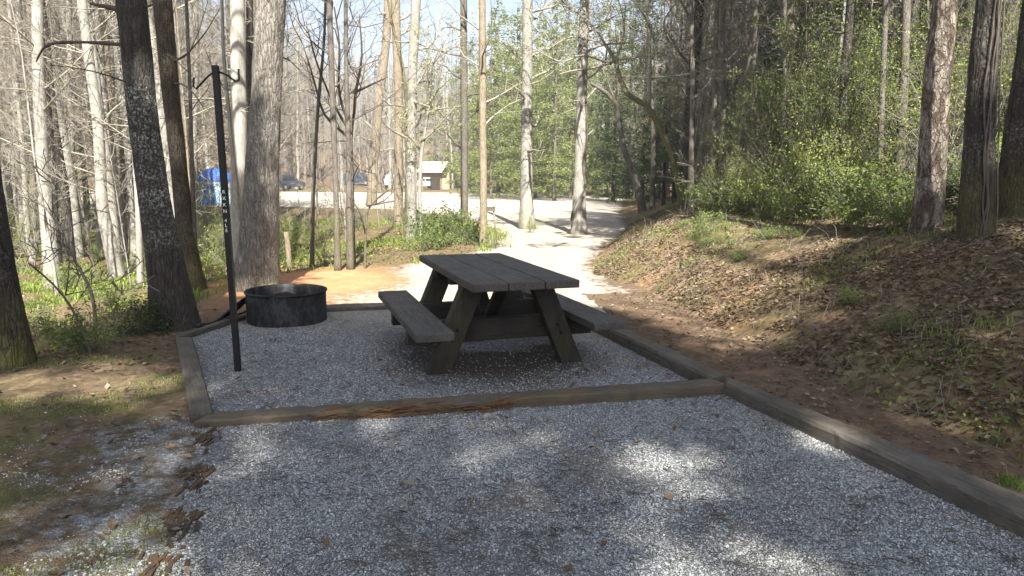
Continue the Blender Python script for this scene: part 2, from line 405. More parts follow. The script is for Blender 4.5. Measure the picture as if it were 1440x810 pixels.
hm, hnt = bpy.data.materials.new('haze_air'), None; hm.use_nodes = True; hnt = hm.node_tree; hnt.nodes.clear()
ho = hnt.nodes.new('ShaderNodeOutputMaterial'); hv = hnt.nodes.new('ShaderNodeVolumePrincipled'); hv.inputs['Density'].default_value = .0010; hv.inputs['Color'].default_value = (.93, .95, 1, 1); hv.inputs['Anisotropy'].default_value = .2
hnt.links.new(hv.outputs[0], ho.inputs['Volume'])
SC.cycles.volume_bounces = 0; SC.cycles.volume_step_rate = 4

# ------------------------------------------------------------------ terrain
def axis_lines(lo, hi, f0, f1, fine, grow):
    a = list(np.arange(f0, f1, fine)); s = fine
    x = a[-1]
    while x < hi: s *= grow; x += s; a.append(x)
    x = a[0]; s = fine; b = []
    while x > lo: s *= grow; x -= s; b.append(x)
    return np.array(b[::-1] + a)
gx = axis_lines(-420, 420, -3.2, 3.8, .05, 1.035); gy = axis_lines(-25, 620, 1.8, 9.0, .05, 1.025)
X, Y = np.meshgrid(gx, gy); nx, ny = len(gx), len(gy)
Xf, Yf = X.ravel(), Y.ravel(); Zf = hz(Xf, Yf)
dUP = dist(UP, Xf, Yf, True)*np.where(inside(UP, Xf, Yf), 1, -1)
dFR = dist(FRONT, Xf, Yf, True)*np.where(inside(FRONT, Xf, Yf), 1, -1)
dRD = dist(ROAD, Xf, Yf, True)*np.where(inside(ROAD, Xf, Yf), 1, -1)
dPA = dist(PATH, Xf, Yf, True)*np.where(inside(PATH, Xf, Yf), 1, -1)
inD = inside(DITCH, Xf, Yf); inB = inside(BANK, Xf, Yf); dFo = dist(FOOT, Xf, Yf)
cut = .6
clayc = Z(430, 396)
clay = np.exp(-(((Xf-clayc[0])/1.5)**2 + ((Yf-clayc[1])/1.6)**2))*1.6
clay = np.clip(clay + .12*ss(.0, .8, dPA)*ss(.3, .6, vnoise(Xf, Yf, .8)) + .3*inB*ss(2, 0, dFo)*ss(.4, .7, vnoise(Xf, Yf, 1.1, 5)), 0, 1)
gravel = np.maximum(ss(-.02, .02, dUP), ss(-.02, .05, dFR))
leftspill = ss(-1.6, -.1, dFR)*ss(4.6, 3.9, Yf)*(Xf < 0)*.52
roadg = ss(-1.3, .5, dRD)*1.0*(1-np.clip(clay, 0, 1)*.9)
gravel = np.maximum(np.maximum(gravel, leftspill), roadg)
gravel = np.maximum(gravel, (.2+.3*ss(5, 9, Yf))*ss(-.3, .5, dPA)*(Yf > 3))
gravel = np.where((dUP < -.02) & (dPA > .03) & (Yf < 9), .12, gravel)
grass = np.where(inD, .52, .2) + np.where(inB, .12 + .12*ss(5, 12, Yf), 0) + .35*(Xf < -2.2)*(Yf < 4.3)
grass = np.clip(np.where((dPA > 0), .05, grass), 0, 1)
grass = np.where((Yf > 45) & (dRD < 0), .5, grass)*np.where(np.hypot(Xf, Yf) > 95, .2, 1)
litter = np.where(inB, 1.0, .55) * np.where(dPA > 0, .5, 1) + np.where(inD, .1, 0)
road_a = ss(-2.5, .0, dRD)*ss(5.5, 7.5, Yf)
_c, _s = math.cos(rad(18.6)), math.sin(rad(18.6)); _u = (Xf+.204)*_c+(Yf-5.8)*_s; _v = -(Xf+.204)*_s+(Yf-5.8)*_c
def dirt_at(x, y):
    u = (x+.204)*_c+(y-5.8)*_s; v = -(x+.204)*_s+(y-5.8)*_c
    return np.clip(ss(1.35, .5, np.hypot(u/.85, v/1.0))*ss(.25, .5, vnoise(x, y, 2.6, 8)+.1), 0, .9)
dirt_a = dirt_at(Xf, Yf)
me_v = np.stack([Xf, Yf, Zf], 1)
ii, jj = np.meshgrid(np.arange(nx-1), np.arange(ny-1)); base = (jj*nx + ii).ravel()
FQ = np.stack([base, base+1, base+nx+1, base+nx], 1)
cx = Xf[FQ].mean(1); cy = Yf[FQ].mean(1)
cls = np.zeros(len(FQ), int)
cls[inside(PATH, cx, cy)] = 3
cls[inside(ROAD, cx, cy)] = 4
cls[inside(FRONT, cx, cy)] = 2
cls[inside(UP, cx, cy)] = 1
for k, nm in enumerate(('ground', 'gravel_pad', 'parking_pad', 'footpath', 'gravel_road')):
    q = FQ[cls == k]; u, inv = np.unique(q, return_inverse=True)
    mb = MB(); mb.add(me_v[u], inv.reshape(-1, 4)); o = mb.obj(nm, M['ground'])
    for an, arr in (('road', road_a), ('dirt', dirt_a), ('gravel', gravel), ('grass', grass), ('clay', clay), ('litter', np.clip(litter, 0, 1))):
        a = o.data.attributes.new(an, 'FLOAT', 'POINT'); a.data.foreach_set('value', arr[u].astype(np.float32))
    o['kind'] = 'structure'

# ------------------------------------------------------------------ loose stones on the pads
def rocks(mb, C, S):
    n = len(C); t = (1+5**.5)/2
    ico = np.array([[-1,t,0],[1,t,0],[-1,-t,0],[1,-t,0],[0,-1,t],[0,1,t],[0,-1,-t],[0,1,-t],[t,0,-1],[t,0,1],[-t,0,-1],[-t,0,1]])/1.9
    fc = np.array([[0,11,5],[0,5,1],[0,1,7],[0,7,10],[0,10,11],[1,5,9],[5,11,4],[11,10,2],[10,7,6],[7,1,8],[3,9,4],[3,4,2],[3,2,6],[3,6,8],[3,8,9],[4,9,5],[2,4,11],[6,2,10],[8,6,7],[9,8,1]])
    a = nr.random(n)*6.283; V = ico[None]*(.78+.44*nr.random((n, 12, 1)))
    V = V*np.stack([np.ones(n), .6+.4*nr.random(n), .45+.35*nr.random(n)], 1)[:, None]
    tl = nr.normal(size=n)*.35; y2 = V[:, :, 1]*np.cos(tl)[:, None]-V[:, :, 2]*np.sin(tl)[:, None]; z2 = V[:, :, 1]*np.sin(tl)[:, None]+V[:, :, 2]*np.cos(tl)[:, None]
    x = V[:, :, 0]*np.cos(a)[:, None]-y2*np.sin(a)[:, None]; y = V[:, :, 0]*np.sin(a)[:, None]+y2*np.cos(a)[:, None]
    V = np.stack([x, y, z2], 2)*S[:, None, None]*.5 + C[:, None, :]
    mb.add(V, None, (fc[None] + (np.arange(n)*12)[:, None, None]).reshape(-1, 3))
def scatter(n, x0, x1, y0, y1, keep, powr=1.0):
    x = x0 + (x1-x0)*nr.random(n); y = y0 + (y1-y0)*nr.random(n)**powr
    k = keep(x, y); return x[k], y[k]
def vis(x, y, z=0, m=40):
    px, py = to_px(x, y, z); return (px > -m) & (px < 1440+m) & (py < 810+m) & (py > -m)
mb = MB()
x, y = scatter(230000, -2.2, 3.3, 2.0, 5.2, lambda x, y: inside(FRONT, x, y) & vis(x, y))
x = np.array(x); k = nr.random(len(x)) < (1.0*np.clip(1.25 - .12*y, .4, 1))*(1-.75*ss(.55, .72, vnoise(x, y, 1.9, 90)*.6+vnoise(x, y, 6., 91)*.4)); x, y = x[k], y[k]
S = .005 + .009*nr.random(len(x))**2.4; rocks(mb, np.stack([x, y, hz(x, y)+.1*S], 1), S)
mb.obj('pad_gravel', M['stone'], None, False); tag(bpy.data.objects['pad_gravel'], 'pale crushed gravel covering the parking pad in the foreground', 'gravel', kind='stuff')
mb = MB()
x, y = scatter(90000, -3.3, 2.6, 4.0, 9.2, lambda x, y: inside(UP, x, y) & vis(x, y), 1.3)
k = nr.random(len(x)) > dirt_at(x, y)*.95; x, y = x[k], y[k]
S = .006 + .010*nr.random(len(x))**1.8; rocks(mb, np.stack([x, y, hz(x, y)+.1*S], 1), S)
tag(mb.obj('table_gravel', M['stone'], None, False), 'shaded grey gravel under the picnic table and fire ring', 'gravel', kind='stuff')
mb = MB()
x, y = scatter(90000, -4.0, 0, 2.0, 4.6, lambda x, y: (~inside(FRONT, x, y)) & vis(x, y) & (~inside(UP, x, y)))
p = ss(-1.5, 0, -dist(FRONT, x, y, True))*ss(.38, .62, vnoise(x, y, 2.5, 3)*.6+vnoise(x, y, 8., 5)*.4)*.42*ss(4.5, 3.6, y)
k = nr.random(len(x)) < p; x, y = x[k], y[k]; S = .006 + .011*nr.random(len(x))**2
rocks(mb, np.stack([x, y, hz(x, y)+.1*S], 1), S)
tag(mb.obj('spilled_gravel', M['stone'], None, False), 'loose gravel spilled over the dirt left of the rotten timber', 'gravel', kind='stuff')

# ------------------------------------------------------------------ fallen leaves, twigs, grass tufts
def leaf_field(x, y, size, lift=.012, flat=.35):
    mb = MB(); z = hz(x, y); C = np.stack([x, y, z+lift], 1); n = len(x)
    a = nr.random(n)*6.283; sz = size*(.5+.9*nr.random(n)); d = np.stack([np.cos(a), np.sin(a), nr.normal(size=n)*flat], 1)*sz[:, None]*.5
    e = np.stack([-np.sin(a), np.cos(a), nr.normal(size=n)*flat], 1)*sz[:, None]*.32
    up = np.array([0, 0, 1.])*sz[:, None]*(.1+.25*nr.random(n))[:, None]
    V = np.stack([C-d+up*.6, C+e+up, C+d+up*.8, C-e+up*.9, C-up*.0], 1)
    q = np.arange(n)[:, None]*5
    T = np.concatenate([q+np.array([[0, 1, 4]]), q+np.array([[1, 2, 4]]), q+np.array([[2, 3, 4]]), q+np.array([[3, 0, 4]])])
    mb.add(V, None, T); return mb
def bankkeep(x, y): return inside(BANK, x, y) & vis(x, y, hz(x, y))
x, y = scatter(330000, .8, 14, 2.0, 24, bankkeep, 1.7)
k = nr.random(len(x)) < .12+.88*ss(.36, .6, vnoise(x, y, 1.3, 20)*.6+vnoise(x, y, 4., 22)*.4); x, y = x[k], y[k]
x2, y2 = scatter(9000, .3, 4, 2.3, 9, lambda x, y: inside(PATH, x, y) & vis(x, y)); k = nr.random(len(x2)) < .08 + .5*ss(.9, .1, dist(FOOT, x2, y2)); x2, y2 = x2[k], y2[k]
tag(leaf_field(np.concatenate([x, x2]), np.concatenate([y, y2]), .036).obj('bank_leaves', M['litter'], None, False), 'dry brown leaves littering the bank right of the path', 'fallen leaves', kind='stuff')
x, y = scatter(50000, -16, 0, 2.2, 26, lambda x, y: (inside(DITCH, x, y) | (~inside(UP, x, y) & ~inside(FRONT, x, y) & ~inside(ROAD, x, y) & (x < -1.6))) & vis(x, y, hz(x, y)), 1.3)
k = nr.random(len(x)) < np.where(y < 5, .16, .6)*(np.hypot(x-clayc[0], y-clayc[1]) > 2.2); x, y = x[k], y[k]
tag(leaf_field(x, y, .045).obj('hollow_leaves', M['litter'], None, False), 'dry leaves on the hollow floor left of the campsite', 'fallen leaves', kind='stuff')
# short sticks and needles on the pads
mb = MB()
for i in range(3200):
    px = rng.uniform(60, 1440); py = 810 - 380*rng.random()**.9
    if vnoise(px*.012, py*.03, 1.0, 70) < .42 and rng.random() < .8: continue
    x0, y0 = Z(px, py); a = rng.uniform(0, 6.28); L = rng.uniform(.02, .09)*(2.2 if rng.random() < .06 else 1)
    z0 = .018
    P = [(x0, y0, z0), (x0+math.cos(a)*L*.5, y0+math.sin(a)*L*.5, z0+.006*rng.random()+.002), (x0+math.cos(a+.3)*L, y0+math.sin(a+.3)*L, z0)]
    r = rng.uniform(.0012, .0032); mb.tube(P, [r, r, r*.6], 3)
tag(mb.obj('fallen_twigs', M['twig_dark'], None), 'small dark twigs and needles scattered over the gravel', 'twigs', kind='stuff')

lx_, ly_ = scatter(520, -2.2, 3.0, 2.2, 7.5, lambda x, y: (inside(FRONT, x, y) | inside(UP, x, y)) & (vnoise(x, y, 1.7, 77) > .5))
tag(leaf_field(lx_, ly_, .045, .022).obj('pad_leaves', M['litter'], None, False), 'few brown leaves fallen on the pale gravel', 'fallen leaves', kind='stuff')
def grass_mesh(x, y, hgt, blades=7, wid=.006, spread=.035):
    mb = MB(); n = len(x); x = np.repeat(x, blades)+nr.normal(size=n*blades)*spread; y = np.repeat(y, blades)+nr.normal(size=n*blades)*spread
    z = hz(x, y)-.005; m = n*blades; a = nr.random(m)*6.283; h = hgt*(.4+.9*nr.random(m)); lean = h*(.2+.6*nr.random(m))
    B = np.stack([x, y, z], 1); s_ = np.stack([-np.sin(a), np.cos(a), 0*a], 1)*wid
    Mi = B + np.stack([np.cos(a)*lean*.3, np.sin(a)*lean*.3, h*.6], 1); Ti = B + np.stack([np.cos(a)*lean, np.sin(a)*lean, h], 1)
    V = np.stack([B-s_, B+s_, Mi-s_*.7, Mi+s_*.7, Ti], 1); q = np.arange(m)[:, None]*5
    mb.add(V, q+np.array([[0, 1, 3, 2]]), q+np.array([[2, 3, 4]])); return mb
x, y = scatter(16000, .8, 14, 3, 26, lambda x, y: bankkeep(x, y) & (vnoise(x, y, 1.6, 9) > .69), 1.5)
tag(grass_mesh(x, y, .065, 6, .005, .05).obj('bank_grass', M['grass'], None), 'patchy fresh grass growing through leaves on the bank', 'grass', kind='stuff')
x, y = scatter(24000, -20, 1, 8, 30, lambda x, y: inside(DITCH, x, y) & vis(x, y, hz(x, y)) & (vnoise(x, y, .7, 2) > .52), 1.1)
tag(grass_mesh(x, y, .11, 6, .009, .08).obj('hollow_grass', M['grass'], None), 'bright spring grass covering the hollow behind the campsite', 'grass', kind='stuff')
x, y = scatter(5000, -4, -1.2, 2, 5.5, lambda x, y: vis(x, y) & ~inside(FRONT, x, y) & ~inside(UP, x, y) & (vnoise(x, y, 1.9, 4) > .55))
tag(grass_mesh(x, y, .018, 8, .003, .03).obj('moss_grass', M['grass'], None), 'low mossy grass on the dirt in the near left corner', 'grass', kind='stuff')
tx = []
for px, py, n in ((400, 155, 0), (1085, 596, 6), (1395, 690, 40), (1420, 676, 40), (1440, 685, 40), (1260, 650, 10)):
    for _ in range(n): X0 = Z(px+rng.gauss(0, 8), py+rng.gauss(0, 3)); tx.append(X0)
tx = np.array(tx); tag(grass_mesh(tx[:, 0], tx[:, 1], .03, 8, .002, .02).obj('timber_grass', M['grass'], None), 'small green grass tufts beside the right edging timbers', 'grass', kind='stuff')

x, y = scatter(60000, .8, 14, 2.6, 22, lambda x, y: bankkeep(x, y) & (vnoise(x, y, 1.1, 31)*.6+vnoise(x, y, 3.5, 33)*.4 > .60), 1.5)
C = np.stack([x, y, hz(x, y)+.02+.07*nr.random(len(x))], 1); mb = MB(); mb.quads(C, .034, .6, 1.6)
tag(mb.obj('ground_cover', M['leaf_green'], None), 'low creeping green leaves in patches over the bank', 'ground cover', kind='stuff')
x, y = scatter(26000, -16, 0, 5, 26, lambda x, y: inside(DITCH, x, y) & vis(x, y, hz(x, y)) & (vnoise(x, y, .9, 41) > .5), 1.2)
C = np.stack([x, y, hz(x, y)+.02+.14*nr.random(len(x))], 1); mb = MB(); mb.quads(C, .05, .6, 1.6)
tag(mb.obj('hollow_cover', M['leaf_lime'], None), 'low lime leaves spread over the hollow floor', 'ground cover', kind='stuff')
mb = MB(); x0, y0 = scatter(5200, 1.0, 10, 2.6, 15.6, bankkeep, 1.4); m = len(x0)
L = (.04+.18*nr.random(m))*np.where(nr.random(m) < .08, 3, 1); a = nr.random(m)*6.28; x1, y1 = x0+np.cos(a)*L, y0+np.sin(a)*L; xm, ym = (x0+x1)/2+.01, (y0+y1)/2; za, zb2, zc = hz(x0, y0), hz(xm, ym), hz(x1, y1)
for i in range(m):
    r_ = rng.uniform(.0015, .004); mb.tube([(x0[i], y0[i], za[i]+.012), (xm[i], ym[i], zb2[i]+.03), (x1[i], y1[i], zc[i]+.02)], [r_, r_, r_*.5], 3, False)
tag(mb.obj('bank_twigs', M['twig_grey'], None), 'fallen sticks lying on the leaf covered bank', 'twigs', kind='stuff')
mb = MB()
xs_, ys_ = scatter(650, 1.2, 9, 3, 14, bankkeep, 1.3); zs_ = hz(xs_, ys_)
for x0, y0, z0 in zip(xs_, ys_, zs_):
    L = rng.uniform(.08, .45); a = rng.uniform(0, 6.28); k = rng.uniform(.2, 1.2); w_ = L*k
    mb.tube([(x0, y0, z0), (x0+math.cos(a)*w_*.4, y0+math.sin(a)*w_*.4, z0+L*.6), (x0+math.cos(a)*w_, y0+math.sin(a)*w_, z0+L*rng.uniform(.2, 1))], [.003, .0022, .0012], 3, False)
tag(mb.obj('dry_stalks', M['twig_grey'], None), 'thin dry stalks sticking out of the bank leaves', 'dry stalks', kind='stuff')

# ------------------------------------------------------------------ trees
def displaced_trunk(mb, P, R, sides, rough, seed=0.0, flare=.0, flare_h=.5, ridges=9):
    P = np.asarray(P, float); R = np.asarray(R, float)
    z = P[:, 2]-P[0, 2]; ang = np.arange(sides)*2*math.pi/sides
    RR = np.repeat(R[:, None], sides, 1)
    lobes = np.array([max(0, math.cos(a*3+seed))*.6 + max(0, math.cos(a*2+seed*2.3))*.6 for a in ang])
    for i in range(len(P)):
        fl = flare*math.exp(-z[i]/flare_h)
        for j, a in enumerate(ang):
            c, s_ = math.cos(a)*ridges/6.28, math.sin(a)*ridges/6.28
            f = mnoise.noise(Vector((c*2, s_*2, z[i]*2.2+seed)))*.6 + mnoise.noise(Vector((c*4.5, s_*4.5, z[i]*7+seed)))*.4
            b = mnoise.noise(Vector((math.cos(a)*.8, math.sin(a)*.8, z[i]*.7+seed)))
            RR[i, j] = R[i]*(1 + fl*(.5+lobes[j]) + rough*f + .08*b)
    mb.tube(P, RR, sides)
def resample(P, R, step):
    P = np.asarray(P, float); R = np.asarray(R, float)
    d = np.concatenate([[0], np.cumsum(np.linalg.norm(np.diff(P, axis=0), axis=1))]); n = max(3, int(d[-1]/step)+1)
    t = np.linspace(0, d[-1], n)
    Q = np.stack([np.interp(t, d, P[:, k]) for k in range(3)], 1); q = np.interp(t, d, R)
    for _ in range(max(1, int(.25/step))):
        Q[1:-1] = (Q[:-2]+2*Q[1:-1]+Q[2:])/4
    return Q, q
def branch(mb, p, d, L, r, depth, sides=4, kids=4, droop=.0, wob=.25, tips=None, twist=.9, minr=.002):
    n = 4 if depth > 0 else 3
    pts = [p]; rs = [r]; dv = Vector(d).normalized(); cur = Vector(p)
    dirs = []
    for i in range(n):
        dv = (dv + Vector((rng.gauss(0, wob), rng.gauss(0, wob), rng.gauss(0, wob)+.06-droop))).normalized()
        cur = cur + dv*(L/n); pts.append(tuple(cur)); rs.append(max(minr, r*(1-.8*(i+1)/n))); dirs.append(dv.copy())
    mb.tube(pts, rs, max(3, sides), False)
    if tips is not None and depth <= 1: tips.extend(pts[1:])
    if depth > 0:
        for k in range(kids):
            t = .25 + .7*(k+rng.random())/kids; i = min(n-1, int(t*n)); f = t*n-i
            q = Vector(pts[i]).lerp(Vector(pts[i+1]), f); ax = Vector((rng.gauss(0, 1), rng.gauss(0, 1), rng.gauss(0, 1))).cross(dirs[i]).normalized()
            nd = (dirs[i] + ax*twist*rng.uniform(.6, 1.2)).normalized()
            branch(mb, tuple(q), nd, L*rng.uniform(.35, .6)*(1.15-.5*t), max(minr, rs[i]*.5), depth-1, 3, max(2, kids-1), droop, wob, tips, twist, minr)

def px_trunk(name, label, pts, bark, cat='tree', group=None, total=14.0, depth_y=None, twig='twig_grey', limbs=10, limb_from=3.0, sides=14, rough=.05, flare=.35, step=.3, kids=4, lvl=2, limb_len=1.8, zoff=0.0, limb_dir=None, fall=.45):
    x0, y0, w0 = pts[0]
    if depth_y is None: gx0, gy0, gz0 = ground_at(x0, y0)
    else: gx0, _, _ = at_y(x0, y0, depth_y); gy0 = depth_y; gz0 = h1(gx0, gy0)
    KW = .86 if w0 > 40 else .92
    P = [(gx0, gy0, gz0-.12)]; R = [w0/F*gy0/2*KW]
    for (x, y, w_) in pts:
        q = at_y(x, y, gy0)
        if q[2] < gz0 + .05: continue
        P.append(q); R.append(w_/F*gy0/2*KW)
    if len(P) == 1: P.append((gx0, gy0, gz0+1)); R.append(R[0])
    R[0] = R[1]*1.02 if flare else R[0]
    a, b = np.array(P[-2]), np.array(P[-1]); d = (b-a)/np.linalg.norm(b-a); d = d*.7+np.array([0, 0, .3]); d /= np.linalg.norm(d)
    zt = P[-1][2]; ext = max(0, gz0+total-zt)
    if ext > .5:
        for f in (.25, .5, .75, 1): P.append(tuple(b + d*ext*f)); R.append(R[min(len(R)-1, len(pts))] if False else R[-1]*(.82 if f < 1 else .35))
    Q, q = resample(P, R, step)
    e = empty(name, (float(Q[0][0]), float(Q[0][1]), gz0)); off = np.array(e.location)
    Q = Q - off
    mb = MB(); displaced_trunk(mb, Q, q, sides, rough, rng.uniform(0, 50), flare, .35+q[0])
    mb.obj('trunk', M[bark], e)
    if limbs:
        cb = MB(); hh = Q[:, 2]; tipl = []
        for k in range(limbs):
            zz = limb_from + (hh[-1]-limb_from)*((k+rng.random())/limbs)**1.15
            i = int(np.clip(np.searchsorted(hh, zz), 1, len(hh)-2)); az = rng.uniform(0, 6.28)
            dv = (math.cos(az), math.sin(az), rng.uniform(.1, .9))
            branch(cb, tuple(Q[i]), dv, limb_len*rng.uniform(.6, 1.3), q[i]*fall, lvl, 5, kids)
        cb.obj('branches', M[twig], e)
    tag(e, label, cat, group); return e, Q, q, off

E0, Q, q, off = px_trunk('tree', 'dark shaded trunk cut by the left edge of the photo, brown moss at its foot', [(12, 512, 84), (6, 480, 66), (-8, 380, 58), (-30, 230, 54), (-62, 0, 50)], 'bark_dark', total=15, twig='twig_dark', limb_from=6, sides=40, rough=.10, step=.06, flare=.3, limbs=8, limb_len=2.2)
E1, Q1, q1, off1 = px_trunk('tree', 'large leaning dark trunk with white lichen, left of the gravel pad', [(250, 462, 60), (244, 430, 56), (236, 380, 54), (224, 320, 49), (213, 250, 46), (197, 130, 43), (185, 0, 43)], 'bark_pine', total=16, twig='twig_dark', limb_from=5.5, sides=44, rough=.10, step=.06, flare=.5, limbs=8, limb_len=2.2)
# bare snags on the leaning trunk
sn = MB()
def px_limb(mb, pts, yy, off, sides=6):
    P = [tuple(np.array(at_y(a, b, yy+dy))-off) for a, b, w_, dy in pts]; R = [w_/F*yy/2 for a, b, w_, dy in pts]
    Qa, qa = resample(P, R, .05); mb.tube(Qa, qa*(1+.12*nr.normal(size=len(qa))), sides)
yy = float(off1[1])
px_limb(sn, [(190, 66, 7, 0), (168, 62, 6, -.05), (120, 59, 4.5, -.1), (64, 60, 4.2, -.15), (56, 72, 3, -.15), (51, 87, 2, -.15)], yy, off1)
px_limb(sn, [(180, 18, 12, 0), (163, 11, 8, -.05), (145, 9, 6, -.1), (127, 5, 3, -.1)], yy, off1)
px_limb(sn, [(205, 128, 3, 0), (160, 108, 2.2, -.3), (110, 95, 1.5, -.5), (70, 92, 1, -.6)], yy, off1, 4)
px_limb(sn, [(205, 10, 4, .0), (216, 6, 2.2, -.3), (222, 9, 1.2, -.35)], yy, off1, 4)
sn.obj('snag', M['twig_dark'], E1)
E2, Q2, q2, off2 = px_trunk('tree', 'tall trunk with orange mossy flank directly behind the lichen covered leaning trunk', [(277, 414, 56), (270, 390, 34), (262, 330, 28), (253, 250, 25), (240, 130, 26), (228, 0, 28)], 'bark_brown', total=16, twig='twig_dark', limb_from=5.5, sides=30, rough=.07, step=.1, flare=.35, limbs=8)
sn = MB(); yy = float(off2[1])
px_limb(sn, [(240, 88, 4, 0), (262, 78, 2.6, -.2), (290, 45, 1.6, -.4), (310, 10, 1.2, -.5)], yy, off2, 4)
px_limb(sn, [(240, 117, 3.2, 0), (258, 118, 2.4, -.2), (272, 130, 1.6, -.4), (285, 150, 1, -.5)], yy, off2, 4)
sn.obj('snag', M['twig_dark'], E2)
px_trunk('tree', 'smooth pale white trunk standing just left of the thick rough barked tree', [(336, 352, 25), (336, 200, 23), (334, 0, 21)], 'bark_white', total=16, limb_from=6, sides=24, rough=.02, step=.2, flare=.2, depth_y=12.5, limbs=10)
px_trunk('tree', 'slim dark trunk squeezed between the white trunk and the thick rough barked tree', [(351, 360, 11), (351, 180, 10), (351, 0, 10)], 'bark_dark', total=14, sides=14, step=.25, depth_y=14.5, limbs=10)
E4, Q4, q4, off4 = px_trunk('tree', 'thick rough grey trunk rising sunlit behind the fire ring', [(362, 407, 60), (363, 380, 56), (366, 300, 54), (369, 220, 50), (375, 120, 46), (382, 0, 43)], 'bark_grey', total=17, limb_from=6, sides=56, rough=.11, step=.06, flare=.35, limbs=8, limb_len=2.5)

mids = [
 ([(76, 322, 10), (73, 257, 9), (57, 60, 9), (50, 0, 9)], 'bark_pale', 'tree', 'pale sunlit trunk leaning left, first right of the left edge pair', 9),
 ([(36, 304, 9), (38, 150, 8), (31, 0, 8)], 'bark_pale', 'tree', 'pale straight trunk leftmost in the hollow, behind the dark edge trunk', 9),
 ([(86, 330, 7), (80, 247, 7), (68, 60, 6), (66, 0, 6)], 'bark_tan', 'tree', 'thin brown trunk close right of the pale left leaning trunk', 7),
 ([(106, 352, 9), (101, 250, 9), (99, 100, 8), (97, 0, 8)], 'bark_white', 'tree', 'bright white slender trunk in the sunlit hollow at left', 10),
 ([(143, 356, 12), (140, 300, 11), (135, 130, 9), (132, 0, 9)], 'bark_pale', 'tree', 'pale grey trunk with mossy foot left of the big leaning tree', 10),
 ([(166, 360, 8), (157, 200, 8), (150, 60, 7), (150, 0, 7)], 'bark_tan', 'tree', 'tan slim trunk half behind the big leaning tree', 8),
 ([(197, 402, 10), (194, 280, 9), (188, 200, 8), (180, 0, 8)], 'bark_pale', 'tree', 'pale young trunk hugging the left side of the leaning tree foot', 8),
 ([(279, 410, 10), (273, 330, 7), (270, 230, 6), (267, 120, 5), (262, 0, 5)], 'bark_slim', 'tree', 'thin grey stem rising right of the mossy flanked trunk', 8),
 ([(438, 376, 7), (440, 270, 6), (447, 150, 5), (456, 60, 4), (458, 0, 4)], 'bark_slim', 'tree', 'thinnest dark stem of the trio behind the clay patch', 8),
 ([(475, 381, 8), (472, 250, 8), (467, 120, 9), (463, 0, 8)], 'bark_slim', 'tree', 'dark slim leaning trunk in the middle of the trio behind the clay patch', 10),
 ([(493, 379, 12), (491, 280, 10), (490, 195, 8), (487, 110, 6), (486, 0, 6)], 'bark_slim', 'tree', 'dark forked trunk, right one of the trio behind the clay patch', 10),
 ([(522, 289, 16), (526, 220, 14), (532, 150, 13), (543, 60, 12), (546, 0, 12)], 'bark_tan', 'tree', 'pale trunk leaning right at the parking lot edge', 15),
 ([(560, 318, 14), (561, 150, 13), (556, 0, 13)], 'bark_tan', 'tree', 'orange flanked pale trunk, left of the tight pair above the ditch', 14),
 ([(580, 338, 15), (578, 250, 14), (580, 100, 14), (585, 0, 14)], 'bark_pale', 'tree', 'pale grey trunk, right of the tight pair above the ditch', 14),
 ([(571, 330, 7), (573, 220, 7), (573, 150, 6), (566, 90, 5), (555, 50, 4)], 'bark_moss', 'tree', 'crooked mossy stem woven between the tight pale pair', 8),
 ([(653, 318, 14), (653, 200, 11), (652, 0, 10)], 'bark_slim', 'tree', 'straight trunk with dark ivy foot beside the evergreen bush', 14),
 ([(680, 347, 15), (679, 150, 11), (678, 0, 10)], 'bark_tan', 'tree', 'straight tan trunk standing left of the site marker post', 14),
 ([(741, 322, 20), (740, 290, 19), (741, 150, 16), (742, 0, 15)], 'bark_pale', 'tree', 'tall pale trunk with wide foot left of the bright path', 15),
 ([(814, 330, 22), (814, 300, 19), (817, 200, 17), (819, 100, 15), (822, 0, 13)], 'bark_pale', 'tree', 'tall tan trunk with knot hole and vine standing in the path', 15),
 ([(917, 294, 7), (919, 200, 7), (915, 110, 5), (912, 40, 4)], 'bark_slim', 'tree', 'straight slim dark stem crossing the mossy arched trunk', 8),
 ([(966, 292, 20), (968, 180, 17), (975, 100, 16), (984, 0, 14)], 'bark_dark', 'tree', 'dark brown trunk on the bank right of the arched mossy trunk', 13),
 ([(1186, 285, 14), (1186, 130, 12), (1198, 0, 12)], 'bark_dark', 'tree', 'dark trunk in the brush midway between arched trunk and plated trunk', 12),
 ([(1060, 275, 9), (1060, 120, 9), (1063, 0, 8)], 'bark_slim', 'tree', 'slender dark trunk behind the lime green bush on the bank', 11),
 ([(1112, 270, 8), (1108, 120, 8), (1100, 0, 7)], 'bark_slim', 'tree', 'thin dark stem among brush above the lime green bush', 11),
 ([(1236, 290, 9), (1240, 140, 8), (1246, 0, 8)], 'bark_slim', 'tree', 'thin dark stem just left of the plated bark trunk', 11),
]
